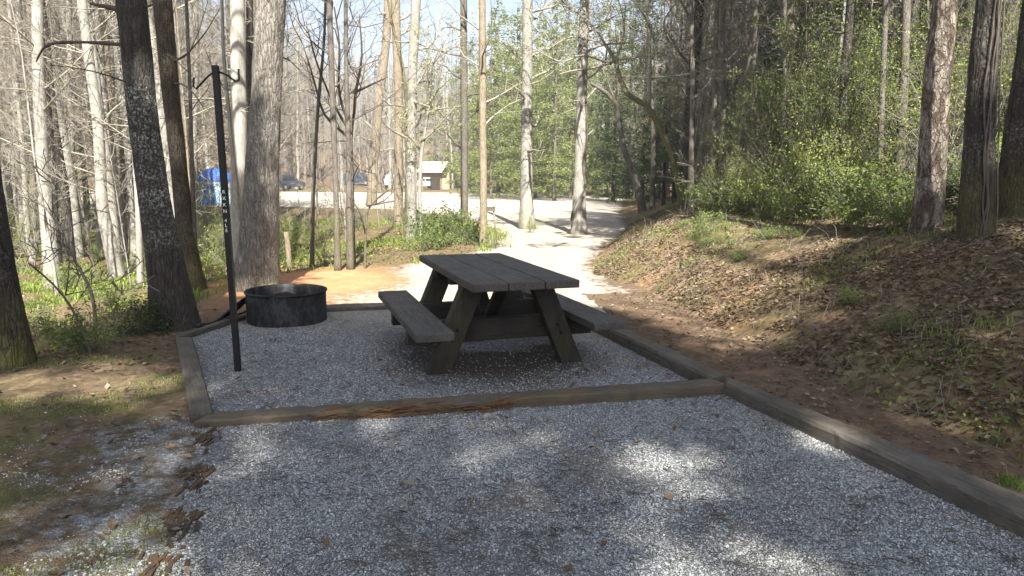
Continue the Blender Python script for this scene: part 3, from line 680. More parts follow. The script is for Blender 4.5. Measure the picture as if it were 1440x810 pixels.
for pts, bark, cat, label, tot in mids:
    near = pts[0][1] > 350
    tw = {'bark_slim': 'twig_dark', 'bark_dark': 'twig_dark', 'bark_moss': 'twig_dark'}.get(bark, 'twig_pale')
    e, Qm, qm, om = px_trunk('tree', label, pts, bark, total=tot, sides=14 if pts[0][2] < 12 else 20, step=.25, rough=.05, flare=.45, limbs=int(tot*1.3), limb_from=2.2, limb_len=1.5, twig=tw, kids=4, lvl=2, fall=.32)
    if 'knot hole' in label:
        vn = MB(); yv = float(om[1])-.14
        P = [tuple(np.array(at_y(a, b, yv))-om) for a, b in ((803, 310), (806, 290), (812, 282), (821, 270), (824, 262), (818, 230), (826, 200), (825, 160), (823, 130), (820, 100), (815, 60))]
        Qa, qa = resample(P, [.03]*len(P), .15); vn.tube(Qa, qa, 6); vn.obj('vine', M['twig_dark'], e)
        kn = MB(); c = np.array(at_y(819, 249, yv+.02))-om
        a_ = np.arange(14)*2*math.pi/14
        V = [[c[0]+math.cos(t)*.11, c[1]+.02, c[2]+math.sin(t)*.17] for t in a_]+[[c[0]+math.cos(t)*.07, c[1]-.03, c[2]+math.sin(t)*.12] for t in a_]+[[c[0], c[1]+.06, c[2]]]
        kn.add(V, [[i, (i+1) % 14, 14+(i+1) % 14, 14+i] for i in range(14)], [[14+i, 14+(i+1) % 14, 28] for i in range(14)])
        kn.obj('knot', M['bark_dark'], e)

px_trunk('tree_stump', 'short broken tan stub right of the thick rough barked tree', [(408, 379, 10), (405, 345, 8), (402, 326, 7)], 'bark_tan', cat='stump', total=.1, limbs=0, step=.1, sides=12, rough=.2, flare=.3)
# right foreground trunks on the bank
_, _, _, R1off = px_trunk('tree', 'sunlit trunk with loose plated bark on the right bank', [(1300, 326, 50), (1306, 280, 41), (1312, 200, 38), (1314, 150, 38), (1320, 90, 38), (1329, 0, 34)], 'bark_plated', total=14, limb_from=4.5, sides=48, rough=.12, step=.06, flare=.2, limbs=8, twig='twig_dark')
Ev, Qv, qv, offv = px_trunk('tree', 'dark vine wrapped trunk on the bank, second from the right edge', [(1373, 334, 56), (1374, 280, 47), (1377, 200, 42), (1381, 110, 38), (1390, 0, 32)], 'bark_dark', total=14, limb_from=4.5, sides=40, rough=.14, step=.07, flare=.2, limbs=8, twig='twig_dark')
px_trunk('tree', 'nearly black trunk cut by the right edge of the photo', [(1430, 305, 62), (1436, 230, 56), (1448, 130, 50), (1462, 0, 44)], 'bark_dark', total=14, limb_from=4.5, sides=36, rough=.10, step=.08, flare=.2, limbs=8, twig='twig_dark')

for k in range(4):
    ph = rng.uniform(3.6, 5.8); P = []; Rv = []
    for i in range(0, min(len(Qv), 80), 3):
        ph += rng.gauss(0, .12); P.append((Qv[i][0]+math.cos(ph)*(qv[i]*1.1+.015), Qv[i][1]+math.sin(ph)*(qv[i]*1.1+.015), Qv[i][2])); Rv.append(rng.uniform(.005, .009))
    vn = MB(); vn.tube(P, Rv, 6); vn.obj('vine', M['twig_dark'], Ev)
# crooked small trees at the path bend
def crooked(name, label, base, pts, bark, twig, extra, tipsmat=None, dy=None, bl=1.0):
    gx0, gy0, gz0 = ground_at(*base)
    e = empty(name, (gx0, gy0, gz0)); off = np.array([gx0, gy0, gz0])
    P = [(0, 0, -.1)]+[tuple(np.array(at_y(a, b, gy0))-off) for a, b, w_ in pts]; R = [pts[0][2]*1.25/F*gy0/2]+[w_/F*gy0/2 for a, b, w_ in pts]
    Qa, qa = resample(P, R, .12); mb = MB(); displaced_trunk(mb, Qa, qa, 12, .12, rng.uniform(0, 9), .3, .3); mb.obj('trunk', M[bark], e)
    cb = MB(); tips = []; lr = min(.04, pts[-1][2]*1.1/F*gy0/2)
    for limb in extra:
        P = [tuple(np.array(at_y(a, b, gy0+(-.25*i)))-off) for i, (a, b) in enumerate(limb)]
        Qb, qb = resample(P, np.linspace(lr, min(.01, lr*.4), len(P)), .2); cb.tube(Qb, qb, 5)
        for i in range(1, len(Qb), 2):
            d = Qb[min(i+1, len(Qb)-1)]-Qb[i-1]; branch(cb, tuple(Qb[i]), (d[0]+rng.gauss(0, .3), rng.gauss(0, .5), abs(d[2])+rng.uniform(-.1, .5)), rng.uniform(.6, 1.5)*bl*min(1, gy0/9), min(.012, lr*.5), 2, 3, 4, 0, .3, tips, 1.0, .004)
    for i in range(len(Qa)//2, len(Qa), 3):
        branch(cb, tuple(Qa[i]), (rng.gauss(0, 1), rng.gauss(0, 1), rng.uniform(0, 1)), rng.uniform(.6, 1.4)*min(1, gy0/9), min(.012, lr*.5), 2, 3, 4, 0, .3, tips, 1.0, .004)
    cb.obj('branches', M[twig], e)
    if tipsmat:
        T = np.array(tips); T = np.repeat(T, 2, 0); T = T+nr.normal(size=T.shape)*.10
        lb = MB(); lb.quads(T, .045, .6); lb.obj('buds', M[tipsmat], e)
    tag(e, label, 'tree'); return e
crooked('crooked_tree', 'small bent tree whose limb reaches left toward the tan trunk', (905, 298), [(893, 250, 9), (876, 205, 9), (870, 170, 8), (868, 147, 7), (850, 128, 6), (830, 117, 4)], 'bark_slim', 'twig_pale', [[(868, 147), (872, 100), (868, 60)], [(840, 122), (815, 150), (790, 160)], [(868, 150), (845, 90), (820, 40)]], 'bud')
crooked('crooked_tree', 'yellow mossy trunk arching left over the path bend', (962, 292), [(945, 215, 8.5), (925, 175, 8), (912, 150, 7.5), (880, 132, 7), (866, 92, 6), (868, 80, 4)], 'bark_moss', 'twig_pale', [[(868, 84), (840, 95), (800, 100), (740, 120)], [(868, 84), (890, 82), (925, 74), (960, 60)], [(912, 150), (915, 80), (930, 45), (965, 40)], [(866, 90), (850, 60), (800, 50), (770, 70)], [(925, 75), (918, 50), (905, 20), (890, 0)], [(860, 90), (820, 75), (790, 90), (735, 60)], [(940, 60), (930, 30), (950, 5)], [(912, 110), (945, 108), (975, 118)], [(870, 90), (830, 30), (790, 5)], [(925, 74), (970, 90), (1000, 80)], [(866, 90), (880, 40), (870, 0)]], 'bud', bl=1.7)
crooked('crooked_tree', 'leafless tree with pale curving limbs above the evergreen bush', (592, 340), [(590, 270, 5), (592, 220, 5), (597, 190, 4), (603, 150, 4), (605, 90, 3)], 'bark_pale', 'twig_pale', [[(592, 200), (615, 180), (640, 150)], [(600, 170), (615, 120), (630, 60)], [(590, 210), (575, 190), (560, 180)], [(603, 150), (608, 85), (650, 60)]], 'bud')
# the tall forked branches of the trio
crooked('crooked_tree', 'dark bare sapling with upswept limbs left of the tight pale pair', (513, 378), [(514, 330, 3), (516, 290, 3), (530, 280, 2.2), (545, 268, 2)], 'bark_slim', 'twig_dark', [[(514, 330), (505, 290), (480, 265)], [(516, 290), (540, 285), (560, 262)]])
crooked('crooked_tree', 'bare dark young tree with wide forking limbs behind the dark trio', (497, 372), [(495, 250, 5), (493, 190, 5), (498, 160, 4), (500, 130, 4)], 'bark_slim', 'twig_dark', [[(495, 190), (470, 150), (445, 90), (430, 30)], [(498, 130), (520, 120), (545, 108)], [(493, 185), (475, 130), (478, 60), (470, 10)], [(500, 130), (510, 80), (505, 20)], [(493, 195), (455, 165), (438, 100), (425, 60)]])

# ---- generic bare trees (copied through the woods)
def make_bare(name, h, r, bark, twig, limbs, limb_from, lvl=2, kids=4, lean=.03, limb_len=None, minr=.004, sides=8):
    e = empty(name); P = [(0, 0, -.3)]; R = [r*1.25]; x = y = 0; lx, ly = rng.gauss(0, lean), rng.gauss(0, lean)
    n = 9
    for i in range(1, n+1):
        x += lx*h/n + rng.gauss(0, .02*h/n*2); y += ly*h/n + rng.gauss(0, .02*h/n*2); P.append((x, y, h*i/n)); R.append(r*(1-.75*i/n))
    Qa, qa = resample(P, R, .5); mb = MB(); displaced_trunk(mb, Qa, qa, sides, .05, rng.uniform(0, 9), .3, .4); mb.obj('trunk', M[bark], e)
    cb = MB(); ll = limb_len or h*.17
    for k in range(limbs):
        t = (k+rng.random())/limbs; zz = limb_from+(h*.97-limb_from)*t; i = int(np.clip(np.searchsorted(Qa[:, 2], zz), 1, len(Qa)-2)); az = rng.uniform(0, 6.28)
        branch(cb, tuple(Qa[i]), (math.cos(az), math.sin(az), rng.uniform(.1, 1.0)), ll*rng.uniform(.5, 1.3)*(1-.4*t), qa[i]*.17, lvl, 4, kids, 0, .16, None, .9, minr)
    cb.obj('branches', M[twig], e)
    return e
def make_ever(name, h, r, bark, leaf, foliage_from=.15, wid=.28, dens=1.0, nsize=.22):
    e = empty(name); P = [(0, 0, -.3), (0, 0, h*.5), (0, 0, h)]; Qa, qa = resample(P, [r, r*.6, r*.1], .8)
    mb = MB(); displaced_trunk(mb, Qa, qa, 8, .04, rng.uniform(0, 9), .2, .4)
    mb.obj('trunk', M[bark], e); cb = MB(); lv = []
    z = h*foliage_from
    while z < h*.98:
        t = (z-h*foliage_from)/(h*(1-foliage_from)); L = h*wid*(1-t)**.75*(.7+.5*rng.random())+.3
        for k in range(rng.choice((3, 4, 5))):
            if rng.random() < .12: continue
            az = rng.uniform(0, 6.28); Lb = L*rng.uniform(.55, 1.15); up = rng.uniform(-.12, .25)
            n = max(3, int(Lb/.7)); pts = []
            for i in range(n+1):
                f = i/n; pts.append((math.cos(az+.15*f)*Lb*f, math.sin(az+.15*f)*Lb*f, z+up*Lb*f-.10*Lb*f*f))
            cb.tube(pts, np.linspace(.035, .008, n+1), 3, False)
            m = int(26*Lb*dens)
            f = .18+.85*nr.random(m)**.8; side = nr.normal(size=m)*.22*Lb*(1.1-f)
            px_ = np.cos(az)*Lb*f - np.sin(az)*side; py_ = np.sin(az)*Lb*f+np.cos(az)*side
            pz = z+up*Lb*f-.10*Lb*f*f + nr.normal(size=m)*.20 - .1*np.abs(side)
            clump = np.sin(f*19+rng.uniform(0, 6)) > -.55
            lv.append(np.stack([px_, py_, pz], 1)[clump])
        z += h*.028+.15*rng.random()
    cb.obj('branches', M['twig_dark'], e)
    lb = MB(); L_ = np.concatenate(lv); lb.quads(L_, nsize, .42, .35); lb.obj('needles', M[leaf], e)
    return e
def place_copy(src, x, y, s, rz, label, cat, group, first):
    o = src if first else copy_tree(src)
    o.location = (x, y, h1(x, y)-.05); o.scale = (s, s, s); o.rotation_euler = (0, 0, rz); tag(o, label, cat, group); return o
def open_ground(x, y):
    if inside(ROAD, x, y) or inside(UP, x, y) or inside(FRONT, x, y) or inside(PATH, x, y): return True
    if dist(ROAD, [x], [y], True)[0] < 1.0 and y < 60: return True
    if inside(BANK, x, y) and dist(FOOT, [x], [y])[0] < (1.2 if y > 14 else 3.2): return True
    if y < 11.5 and x < 0 and x > -6: return True
    p_ = 720+x/y*F
    if (278 < p_ < 332 and y < 41) or (586 < p_ < 642 and y < 90) or (488 < p_ < 524 and y < 104) or (390 < p_ < 415 and y < 80) or (735 < p_ < 958 and y < 30): return True
    return False

pale_src = [make_bare('bare_tree', 17+2*i, .13+.03*(i % 3), ['bark_pale', 'bark_white', 'bark_pale', 'bark_pale'][i % 4], 'twig_pale', 38, 2.2, 2, 6, minr=.0045) for i in range(5)]
dark_src = [make_bare('bare_tree', 15+2*i, .10+.035*(i % 3), ['bark_slim', 'bark_dark', 'bark_tan', 'bark_slim'][i % 4], 'twig_grey', 38, 1.8, 2, 6, minr=.0045) for i in range(5)]
sap_src = [make_bare('sapling', 3.5+1.2*i, .018+.008*i, ['bark_pale', 'bark_slim', 'bark_tan', 'bark_pale'][i], ['twig_pale', 'twig_grey', 'twig_pale', 'twig_pale'][i], 16, .5, 2, 4, .08, .9, .0035, 5) for i in range(4)]
ever_src = [make_ever('evergreen_tree', 15+3*i, .2, 'bark_slim', 'needles', .07, .27, 2.1, .25) for i in range(3)] 
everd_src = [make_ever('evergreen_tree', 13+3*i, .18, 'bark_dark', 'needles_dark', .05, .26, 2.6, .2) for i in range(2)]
shade_ever = make_ever('evergreen_tree', 15, .13, 'bark_dark', 'needles_dark', .36, .26, 2.6, .2)
slim_src = make_bare('bare_tree', 13, .055, 'bark_slim', 'twig_grey', 26, 2.0, 2, 4, minr=.004)
used = set()
def put(src_list, x, y, s, label, cat, group):
    i = rng.randrange(len(src_list)); src = src_list[i]; key = id(src)
    first = key not in used; used.add(key)
    return place_copy(src, x, y, s, rng.uniform(0, 6.28), label, cat, group, first)
placed = []
def spot(x0, x1, y0, y1, mind, az=None):
    for _ in range(200):
        y = math.sqrt(rng.uniform(y0*y0, y1*y1)); a = rng.uniform(az[0], az[1]); x = math.tan(rad(a))*y
        if open_ground(x, y): continue
        if any((x-p)**2+(y-q)**2 < mind*mind for p, q in placed): continue
        placed.append((x, y)); return x, y
    return None
# left woods beyond the hollow
for i in range(70):
    p = spot(0, 0, 15, 62, 1.3, (-41, -19))
    if p: put(pale_src if rng.random() < .75 else dark_src, p[0], p[1], rng.uniform(.7, 1.15), 'leafless pale tree deep in the sunlit woods at left', 'tree', 'leafless trees in the left woods')
# behind the parking lot
for i in range(75):
    p = spot(0, 0, 66, 118, 1.6, (-24, 14))
    if p: put(pale_src if rng.random() < .6 else dark_src, p[0], p[1], rng.uniform(.9, 1.3), 'leafless tree beyond the parking lot', 'tree', 'leafless trees beyond the parking lot')
# right woods
for i in range(120):
    p = spot(0, 0, 12, 60, .9, (9, 40))
    if p: put(dark_src if rng.random() < .9 or p[1] < 30 else pale_src, p[0], p[1], rng.uniform(.7, 1.15), 'leafless tree crowded in the shaded woods up the right bank', 'tree', 'leafless trees in the right woods')
# saplings
for i in range(46):
    p = spot(0, 0, 11.5, 40, .6, (-40, -17))
    if p: put(sap_src, p[0], p[1], rng.uniform(.7, 1.2), 'thin leafless sapling in the sunlit hollow at left', 'sapling', 'saplings in the left hollow')
for i in range(16):
    p = spot(0, 0, 12, 34, .6, (-19, -6))
    if p: put(sap_src, p[0], p[1], rng.uniform(.5, .9), 'thin leafless sapling on the slope behind the clay patch', 'sapling', 'saplings on the ditch slope')
for i in range(60):
    p = spot(0, 0, 8.5, 34, .5, (8, 40))
    if p: put(sap_src, p[0], p[1], rng.uniform(.7, 1.2), 'thin leafless sapling in brush on the right bank', 'sapling', 'saplings on the right bank')
# evergreens
for px, yy, s in ((700, 62, 1.0), (725, 72, 1.1), (752, 60, .9), (770, 66, 1.1), (790, 74, 1.0), (716, 84, 1.2), (646, 95, 1.0), (665, 96, 1.15), (800, 58, .8), (835, 78, 1.1), (612, 104, 1.0), (745, 90, 1.2), (690, 56, .7), (735, 54, .6), (778, 52, .75), (808, 64, .8), (850, 66, 1.0), (672, 70, .8), (705, 74, .9), (760, 82, 1.2), (820, 92, 1.3)):
    x = (px-720)/F*yy
    put(ever_src, x, yy, s*.95, 'full green evergreen beyond the bright path at picture centre', 'evergreen', 'evergreens beyond the path')
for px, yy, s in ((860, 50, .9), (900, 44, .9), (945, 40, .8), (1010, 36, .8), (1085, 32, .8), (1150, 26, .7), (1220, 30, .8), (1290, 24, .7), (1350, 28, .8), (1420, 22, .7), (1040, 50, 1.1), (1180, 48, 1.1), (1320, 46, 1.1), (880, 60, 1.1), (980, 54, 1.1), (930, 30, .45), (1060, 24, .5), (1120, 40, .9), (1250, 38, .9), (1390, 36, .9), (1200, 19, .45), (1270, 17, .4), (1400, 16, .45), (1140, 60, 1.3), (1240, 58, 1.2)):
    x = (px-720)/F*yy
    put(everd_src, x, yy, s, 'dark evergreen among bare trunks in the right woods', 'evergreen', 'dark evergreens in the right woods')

for px, yy, s in ((1250, 11.5, 1.25), (1380, 10.5, 1.2), (1110, 15, 1.3), (1320, 16, 1.3), (1180, 21, 1.3), (1440, 17, 1.3), (1280, 27, 1.4), (1090, 30, 1.4)):  # high-crowned evergreens added to darken the right woods with their shadows
    put([shade_ever], (px-720)/F*yy, yy, s, 'tall evergreen with high dark crown above the right bank', 'evergreen', 'tall evergreens above the right bank')
# ---- far wooded ridge: one mass
mb = MB(); lf = []
for i in range(1500):
    a = rad(rng.uniform(-42, 42)); r = rng.uniform(105, 225); x = r*math.sin(a); y = r*math.cos(a); z = h1(x, y)
    h = rng.uniform(12, 20); lx, ly = rng.gauss(0, .5), rng.gauss(0, .5)
    mb.tube([(x, y, z-.5), (x+lx*.5, y+ly*.5, z+h*.5), (x+lx, y+ly, z+h)], [.2, .14, .04], 3, False)
    for k in range(10):
        t = rng.uniform(.3, .95); az = rng.uniform(0, 6.28); L = rng.uniform(1.5, 4)*(1.2-t); bx, by, bz = x+lx*t, y+ly*t, z+h*t
        mb.tube([(bx, by, bz), (bx+math.cos(az)*L*.6, by+math.sin(az)*L*.6, bz+L*.5), (bx+math.cos(az+.4)*L, by+math.sin(az+.4)*L, bz+L*1.1)], [.06, .04, .015], 3, False)
        for _ in range(2):
            a2 = az+rng.gauss(0, .8); mb.tube([(bx+math.cos(az)*L*.5, by+math.sin(az)*L*.5, bz+L*.4), (bx+math.cos(a2)*L*1.1, by+math.sin(a2)*L*1.1, bz+L*(.5+rng.random()))], [.03, .012], 3, False)
tag(mb.obj('distant_woods', M['twig_grey'], None), 'grey leafless woods covering the far ridge', 'woods', kind='stuff')

# ------------------------------------------------------------------ shrubs
def make_shrub(name, h, wdt, leafm, twig, stems=14, nleaf=1800, lsize=.035, lvl=2, flat=1.0, kids=4, arch=.3):
    e = empty(name); cb = MB(); tips = []
    for k in range(stems):
        az = rng.uniform(0, 6.28); t = rng.uniform(.1, arch+.6)
        branch(cb, (rng.gauss(0, .05), rng.gauss(0, .05), -.05), (math.cos(az)*t*wdt/h, math.sin(az)*t*wdt/h, 1), h*rng.uniform(.6, 1.1), .008+.004*h, lvl, 3, kids, .03, .22, tips, .9, .0025)
    cb.obj('stems', M[twig], e)
    if nleaf:
        T = np.array(tips); idx = nr.integers(0, len(T), nleaf); C = T[idx]+nr.normal(size=(nleaf, 3))*lsize*1.3; C[:, 2] = np.maximum(C[:, 2], .03)
        lb = MB(); lb.quads(C, lsize, .55); lb.obj('leaves', M[leafm], e)
    return e
sh_lime = [make_shrub('shrub', 1.1, 1.3, 'leaf_lime', 'twig_grey', 14, 2400, .030) for _ in range(2)]
sh_green = [make_shrub('shrub', .8, 1.2, 'leaf_green', 'twig_grey', 14, 1600, .045) for _ in range(2)]
sh_dark = [make_shrub('shrub', .9, 1.3, 'leaf_dark', 'twig_dark', 14, 1700, .05) for _ in range(2)]
sh_bare = [make_shrub('brush', 1.3, 1.4, 'leaf_dark', 'twig_grey', 14, 0, .05, kids=5) for _ in range(2)]
sh_tall = [make_shrub('tall_shrub', 2.6, 1.6, 'leaf_lime', 'twig_grey', 10, 3400, .027, kids=5) for _ in range(2)]
sh_talld = [make_shrub('tall_shrub', 2.9, 1.8, 'leaf_green', 'twig_dark', 11, 4800, .032, kids=5) for _ in range(2)]
def shrubs(n, src, y0, y1, az, label, cat, group, s0=.6, s1=1.2, mind=.5, cond=None):
    for i in range(n):
        for _ in range(60):
            y = math.sqrt(rng.uniform(y0*y0, y1*y1)); x = math.tan(rad(rng.uniform(*az)))*y
            if inside(ROAD, x, y) or inside(UP, x, y) or inside(FRONT, x, y) or inside(PATH, x, y): continue
            if 760 < 720+x/y*F < 950 and y < 30 and (s1 > 1.0): continue
            if cond and not cond(x, y): continue
            put(src, x, y, rng.uniform(s0, s1), label, cat, group); break
inditch = lambda x, y: bool(inside(DITCH, x, y)) and float(dist(NEAR, [x], [y])[0]) > .5
bankd = lambda a, b: (lambda x, y: bool(inside(BANK, x, y)) and a < float(dist(FOOT, [x], [y])[0]) < b)
shrubs(34, sh_lime, 8, 34, (-40, -18), 'lime green leafy shrub on the sunlit hollow floor', 'shrub', 'lime shrubs in the hollow', .5, 1.1, cond=inditch)
shrubs(26, sh_green, 7.5, 30, (-40, -16), 'mid green low shrub in the hollow left of camp', 'shrub', 'green shrubs in the hollow', .5, 1.0, cond=inditch)
shrubs(14, sh_bare, 9, 30, (-40, -5), 'leafless brush clump in the hollow', 'brush', 'bare brush in the hollow', .5, .9, cond=inditch)
shrubs(12, sh_tall, 14, 40, (-40, -20), 'tall lime shrub among pale trunks at left', 'shrub', 'tall lime shrubs left', .8, 1.3, cond=inditch)
shrubs(24, sh_green, 7, 20, (8, 38), 'green honeysuckle clump up the right bank', 'shrub', 'green shrubs on the bank', .35, .8, cond=bankd(2.0, 9))
shrubs(40, sh_dark, 7, 22, (12, 40), 'dark green clump under the trees on the bank', 'shrub', 'dark shrubs on the bank', .4, .9, cond=bankd(2.6, 12))
shrubs(60, sh_bare, 6.5, 24, (9, 40), 'leafless brush tangle on the right bank', 'brush', 'bare brush on the bank', .5, 1.1, cond=bankd(2.2, 14))
shrubs(44, sh_talld, 9, 28, (10, 40), 'tall green shrub in the woods up the bank', 'shrub', 'tall green shrubs on the bank', .8, 1.2, cond=bankd(3.0, 14))
shrubs(10, sh_tall, 9, 22, (12, 38), 'tall yellow green shrub in the woods up the bank', 'shrub', 'tall lime shrubs on the bank', .7, 1.1, cond=bankd(3.0, 14))
shrubs(34, sh_green, 7.5, 14, (13, 38), 'green honeysuckle clump near the crest of the right bank', 'shrub', 'green shrubs on the bank crest', .6, 1.1, cond=bankd(2.1, 9))
shrubs(14, sh_lime, 8, 15, (13, 38), 'lime leafed clump near the crest of the right bank', 'shrub', 'lime shrubs on the bank crest', .5, 1.0, cond=bankd(2.1, 9))
shrubs(18, sh_talld, 8.5, 14, (14, 38), 'tall dark stemmed green shrub near the crest of the right bank', 'shrub', 'tall shrubs on the bank crest', .6, .9, cond=bankd(2.6, 9))
shrubs(16, sh_green, 5, 12, (10, 34), 'small green clump low on the slope of the right bank', 'shrub', 'small green clumps on the bank slope', .15, .32, cond=bankd(.5, 2.4))
for i in range(44):
    p = spot(0, 0, 9.5, 32, .5, (13, 40))
    if p: put([slim_src], p[0], p[1], rng.uniform(.8, 1.2), 'slim dark pole tree among shrubs on the right bank', 'tree', 'slim pole trees on the right bank')
# singled-out shrubs
def one(src, px, py, s, label, cat='shrub', d=None):
    x, y, z = ground_at(px, py); o = put(src, x, y, s, label, cat, None)
    if 'group' in o: del o['group']
    return o
one(sh_dark, 625, 345, 1.25, 'dark broad evergreen bush above the ditch behind the picnic table')
one(sh_green, 655, 340, 1.2, 'rounded green bush wrapped round the ivy foot trunk')
one(sh_green, 600, 352, 1.0, 'low green bush at the left foot of the broad evergreen bush')
one(sh_lime, 745, 328, .5, 'bright yellow green tuft at the foot of the wide footed pale trunk', 'plant')
one(sh_lime, 700, 348, .5, 'yellow green tuft round the site marker post', 'plant')
one(sh_lime, 1120, 300, 1.25, 'bright lime leafed bush catching sun on the right bank')
one(sh_lime, 1185, 300, 1.0, 'bright lime leafed bush left of the thin stem by the plated trunk')
one(sh_lime, 1065, 300, .8, 'smaller lime bush left of the bright sunlit bush')
one(sh_green, 130, 492, .55, 'leafy green bush low between the edge trunk and leaning trunk')
one(sh_dark, 205, 470, .5, 'dark leafy clump at the left foot of the leaning trunk')
one(sh_green, 50, 470, .7, 'dark green clump right beside the trunk at the left edge')
one(sh_green, 990, 335, .6, 'green leafy clump on the bank below the dark brown trunk')
one(sh_tall, 286, 345, .8, 'tall lime shrub screening the left half of the blue tent')
one(sh_tall, 322, 350, .7, 'tall lime shrub screening the right side of the blue tent')
one(sh_tall, 305, 372, .5, 'low lime shrub between the mossy trunk and the lantern post')
# bare sapling arching in front of hollow
crooked('crooked_tree', 'arching bare sapling between the edge trunk and the leaning trunk', (130, 498), [(125, 480, 4), (105, 440, 3.5), (92, 415, 3), (60, 385, 2.5), (40, 370, 2)], 'bark_slim', 'twig_grey', [[(92, 415), (98, 380), (96, 330)], [(92, 415), (110, 410), (160, 405)]])
crooked('crooked_tree', 'bent bare stem curving over the hollow floor at left', (134, 462), [(133, 430, 4.5), (128, 405, 4), (110, 375, 3.5), (95, 345, 3), (80, 310, 3), (72, 300, 2.5), (50, 278, 2), (20, 276, 1.5)], 'bark_slim', 'twig_grey', [[(74, 302), (74, 280), (73, 260)], [(72, 298), (66, 285), (52, 265)]])

# ------------------------------------------------------------------ edging timbers
def slab(mb, A, B, C, D, zt, zb, nseg=14, bev=.012, jit=.0016, seed=0, chew=None):
    """long timber: A,B near edge ends; D,C far edge ends (A-D start, B-C end)"""
    A, B, C, D = [np.array(p, float) for p in (A, B, C, D)]
    prof = [(0, 0), (0, 1-.1), (.08, 1), (.92, 1), (1, .9), (1, 0)]
    V = []
    for i in range(nseg+1):
        t = i/nseg; n_ = A*(1-t)+B*t; f_ = D*(1-t)+C*t
        zt_ = (zt[0]*(1-t)+zt[1]*t)
        for (u, h) in prof:
            p = n_*(1-u)+f_*u; jx = nr.normal()*jit; jz = nr.normal()*jit
            zz = zb+(zt_-zb)*h + (jz if h > .5 else 0)
            if chew and h > .5 and u < .3 and chew[0] < t < chew[1]: zz -= chew[2]*(.3+nr.random()); jx += chew[2]*.6
            V.append([p[0]+jx*.3, p[1]+jx, zz])
    k = len(prof); Q = []
    for i in range(nseg):
        for j in range(k-1): Q.append([i*k+j, (i+1)*k+j, (i+1)*k+j+1, i*k+j+1])
    mb.add(V, Q+[[0, 1, 2, 3], [0, 3, 4, 5], [nseg*k+3, nseg*k+2, nseg*k+1, nseg*k], [nseg*k+5, nseg*k+4, nseg*k+3, nseg*k]])
def timber(label, A, B, C, D, zt, mat, **kw):
    """corner pixels of the top face + heights of its ends"""
    p = [at_z(*A, zt[0])[:2], at_z(*B, zt[1])[:2], at_z(*C, zt[1])[:2], at_z(*D, zt[0])[:2]]
    p = [np.array(q) for q in p]; c = (p[0]+p[1])/2; d = p[1]-p[0]; a = math.atan2(d[1], d[0]); R2 = np.array([[math.cos(-a), -math.sin(-a)], [math.sin(-a), math.cos(-a)]])
    e = [R2@(q-c) for q in p]; mb = MB(); slab(mb, *e, zt, -.10, **kw)
    o = mb.obj('edging_timber', M[mat], None, False); o.location = (c[0], c[1], 0); o.rotation_euler = (0, 0, a)
    tag(o, label, 'timber'); return o
timber('split mossy timber across the front of the gravel pad', (272, 592), (1019, 538.5), (1000, 531.5), (300, 579), (.045, .09), 'timber_mossy', nseg=60, jit=.003, chew=(.34, .58, .022))
timber('broad worn timber along the left side of the gravel pad', (268, 584), (247, 474), (271, 474), (301, 580), (.05, .05), 'timber', nseg=24)
timber('timber angled back toward the fire ring at the pad left corner', (249, 474.5), (345, 444), (345, 439), (252, 468), (.05, .04), 'timber', nseg=14)
timber('pale sunlit timber along the back behind the fire ring', (452, 433), (600, 427.5), (600, 423), (452, 428), (.05, .05), 'timber', nseg=14)
timber('raised timber beside the right bench running toward the path', (1001, 531), (856, 461.5), (881, 461.5), (1022, 527), (.10, .11), 'timber', nseg=30)
timber('raised timber continuing back under the right bench', (855.5, 461), (770, 427), (788, 426), (880, 460.8), (.11, .08), 'timber', nseg=12)
timber('long timber running down the right side of the parking pad', (1560, 778), (1020.5, 539), (1031, 532), (1560, 742), (.10, .09), 'timber', nseg=50)
# torn, crumbling stretch of the front timber
ft = bpy.data.objects['edging_timber']; mb = MB(); iv = ft.matrix_basis.inverted()
M['rot'] = wood_mat('rot_orange', (.06, .034, .018), (.18, .11, .058), 'X', 0, .3)
a0, a1 = np.array(at_z(445, 580, .045)), np.array(at_z(720, 562, .06)); dd = (a1-a0); aa = math.atan2(dd[1], dd[0])
for i in range(170):
    t = rng.random()**.9; p = a0*(1-t)+a1*t; L = rng.uniform(.02, .18)*(1-.3*t); h_ = rng.uniform(.0, .062)
    q_ = iv @ Vector((p[0]+rng.gauss(0, .01), p[1]+rng.uniform(-.035, .035)-.02*(1-h_/.06), h_))
    mb.box(tuple(q_), (L, rng.uniform(.004, .014), rng.uniform(.003, .011)), Matrix.Rotation(rng.gauss(0, .12), 4, 'Z') @ Matrix.Rotation(rng.gauss(0, .10), 4, 'Y'))
mb.obj('split_wood', M['rot'], ft, False)
# rotten remains
mb = MB()
for i in range(150):
    t = rng.random()
    if math.sin(t*21+1) < -.1 and rng.random() < .85: continue
    px = 296-70*t+rng.gauss(0, 8+9*t); py = 605+205*t; x0, y0 = Z(px, py)
    L = rng.uniform(.015, .10); a = rad(104)+rng.gauss(0, .3); w_ = rng.uniform(.006, .024)
    mb.box((x0, y0, rng.uniform(.0, .008)), (L, w_, rng.uniform(.004, .014)), Matrix.Rotation(a, 4, 'Z') @ Matrix.Rotation(rng.gauss(0, .12), 4, 'X') @ Matrix.Rotation(rng.gauss(0, .06), 4, 'Y'))
tag(mb.obj('rotten_timber', M['rotten'], None, False), 'crumbled rotten timber remains along the left of the parking pad', 'timber')

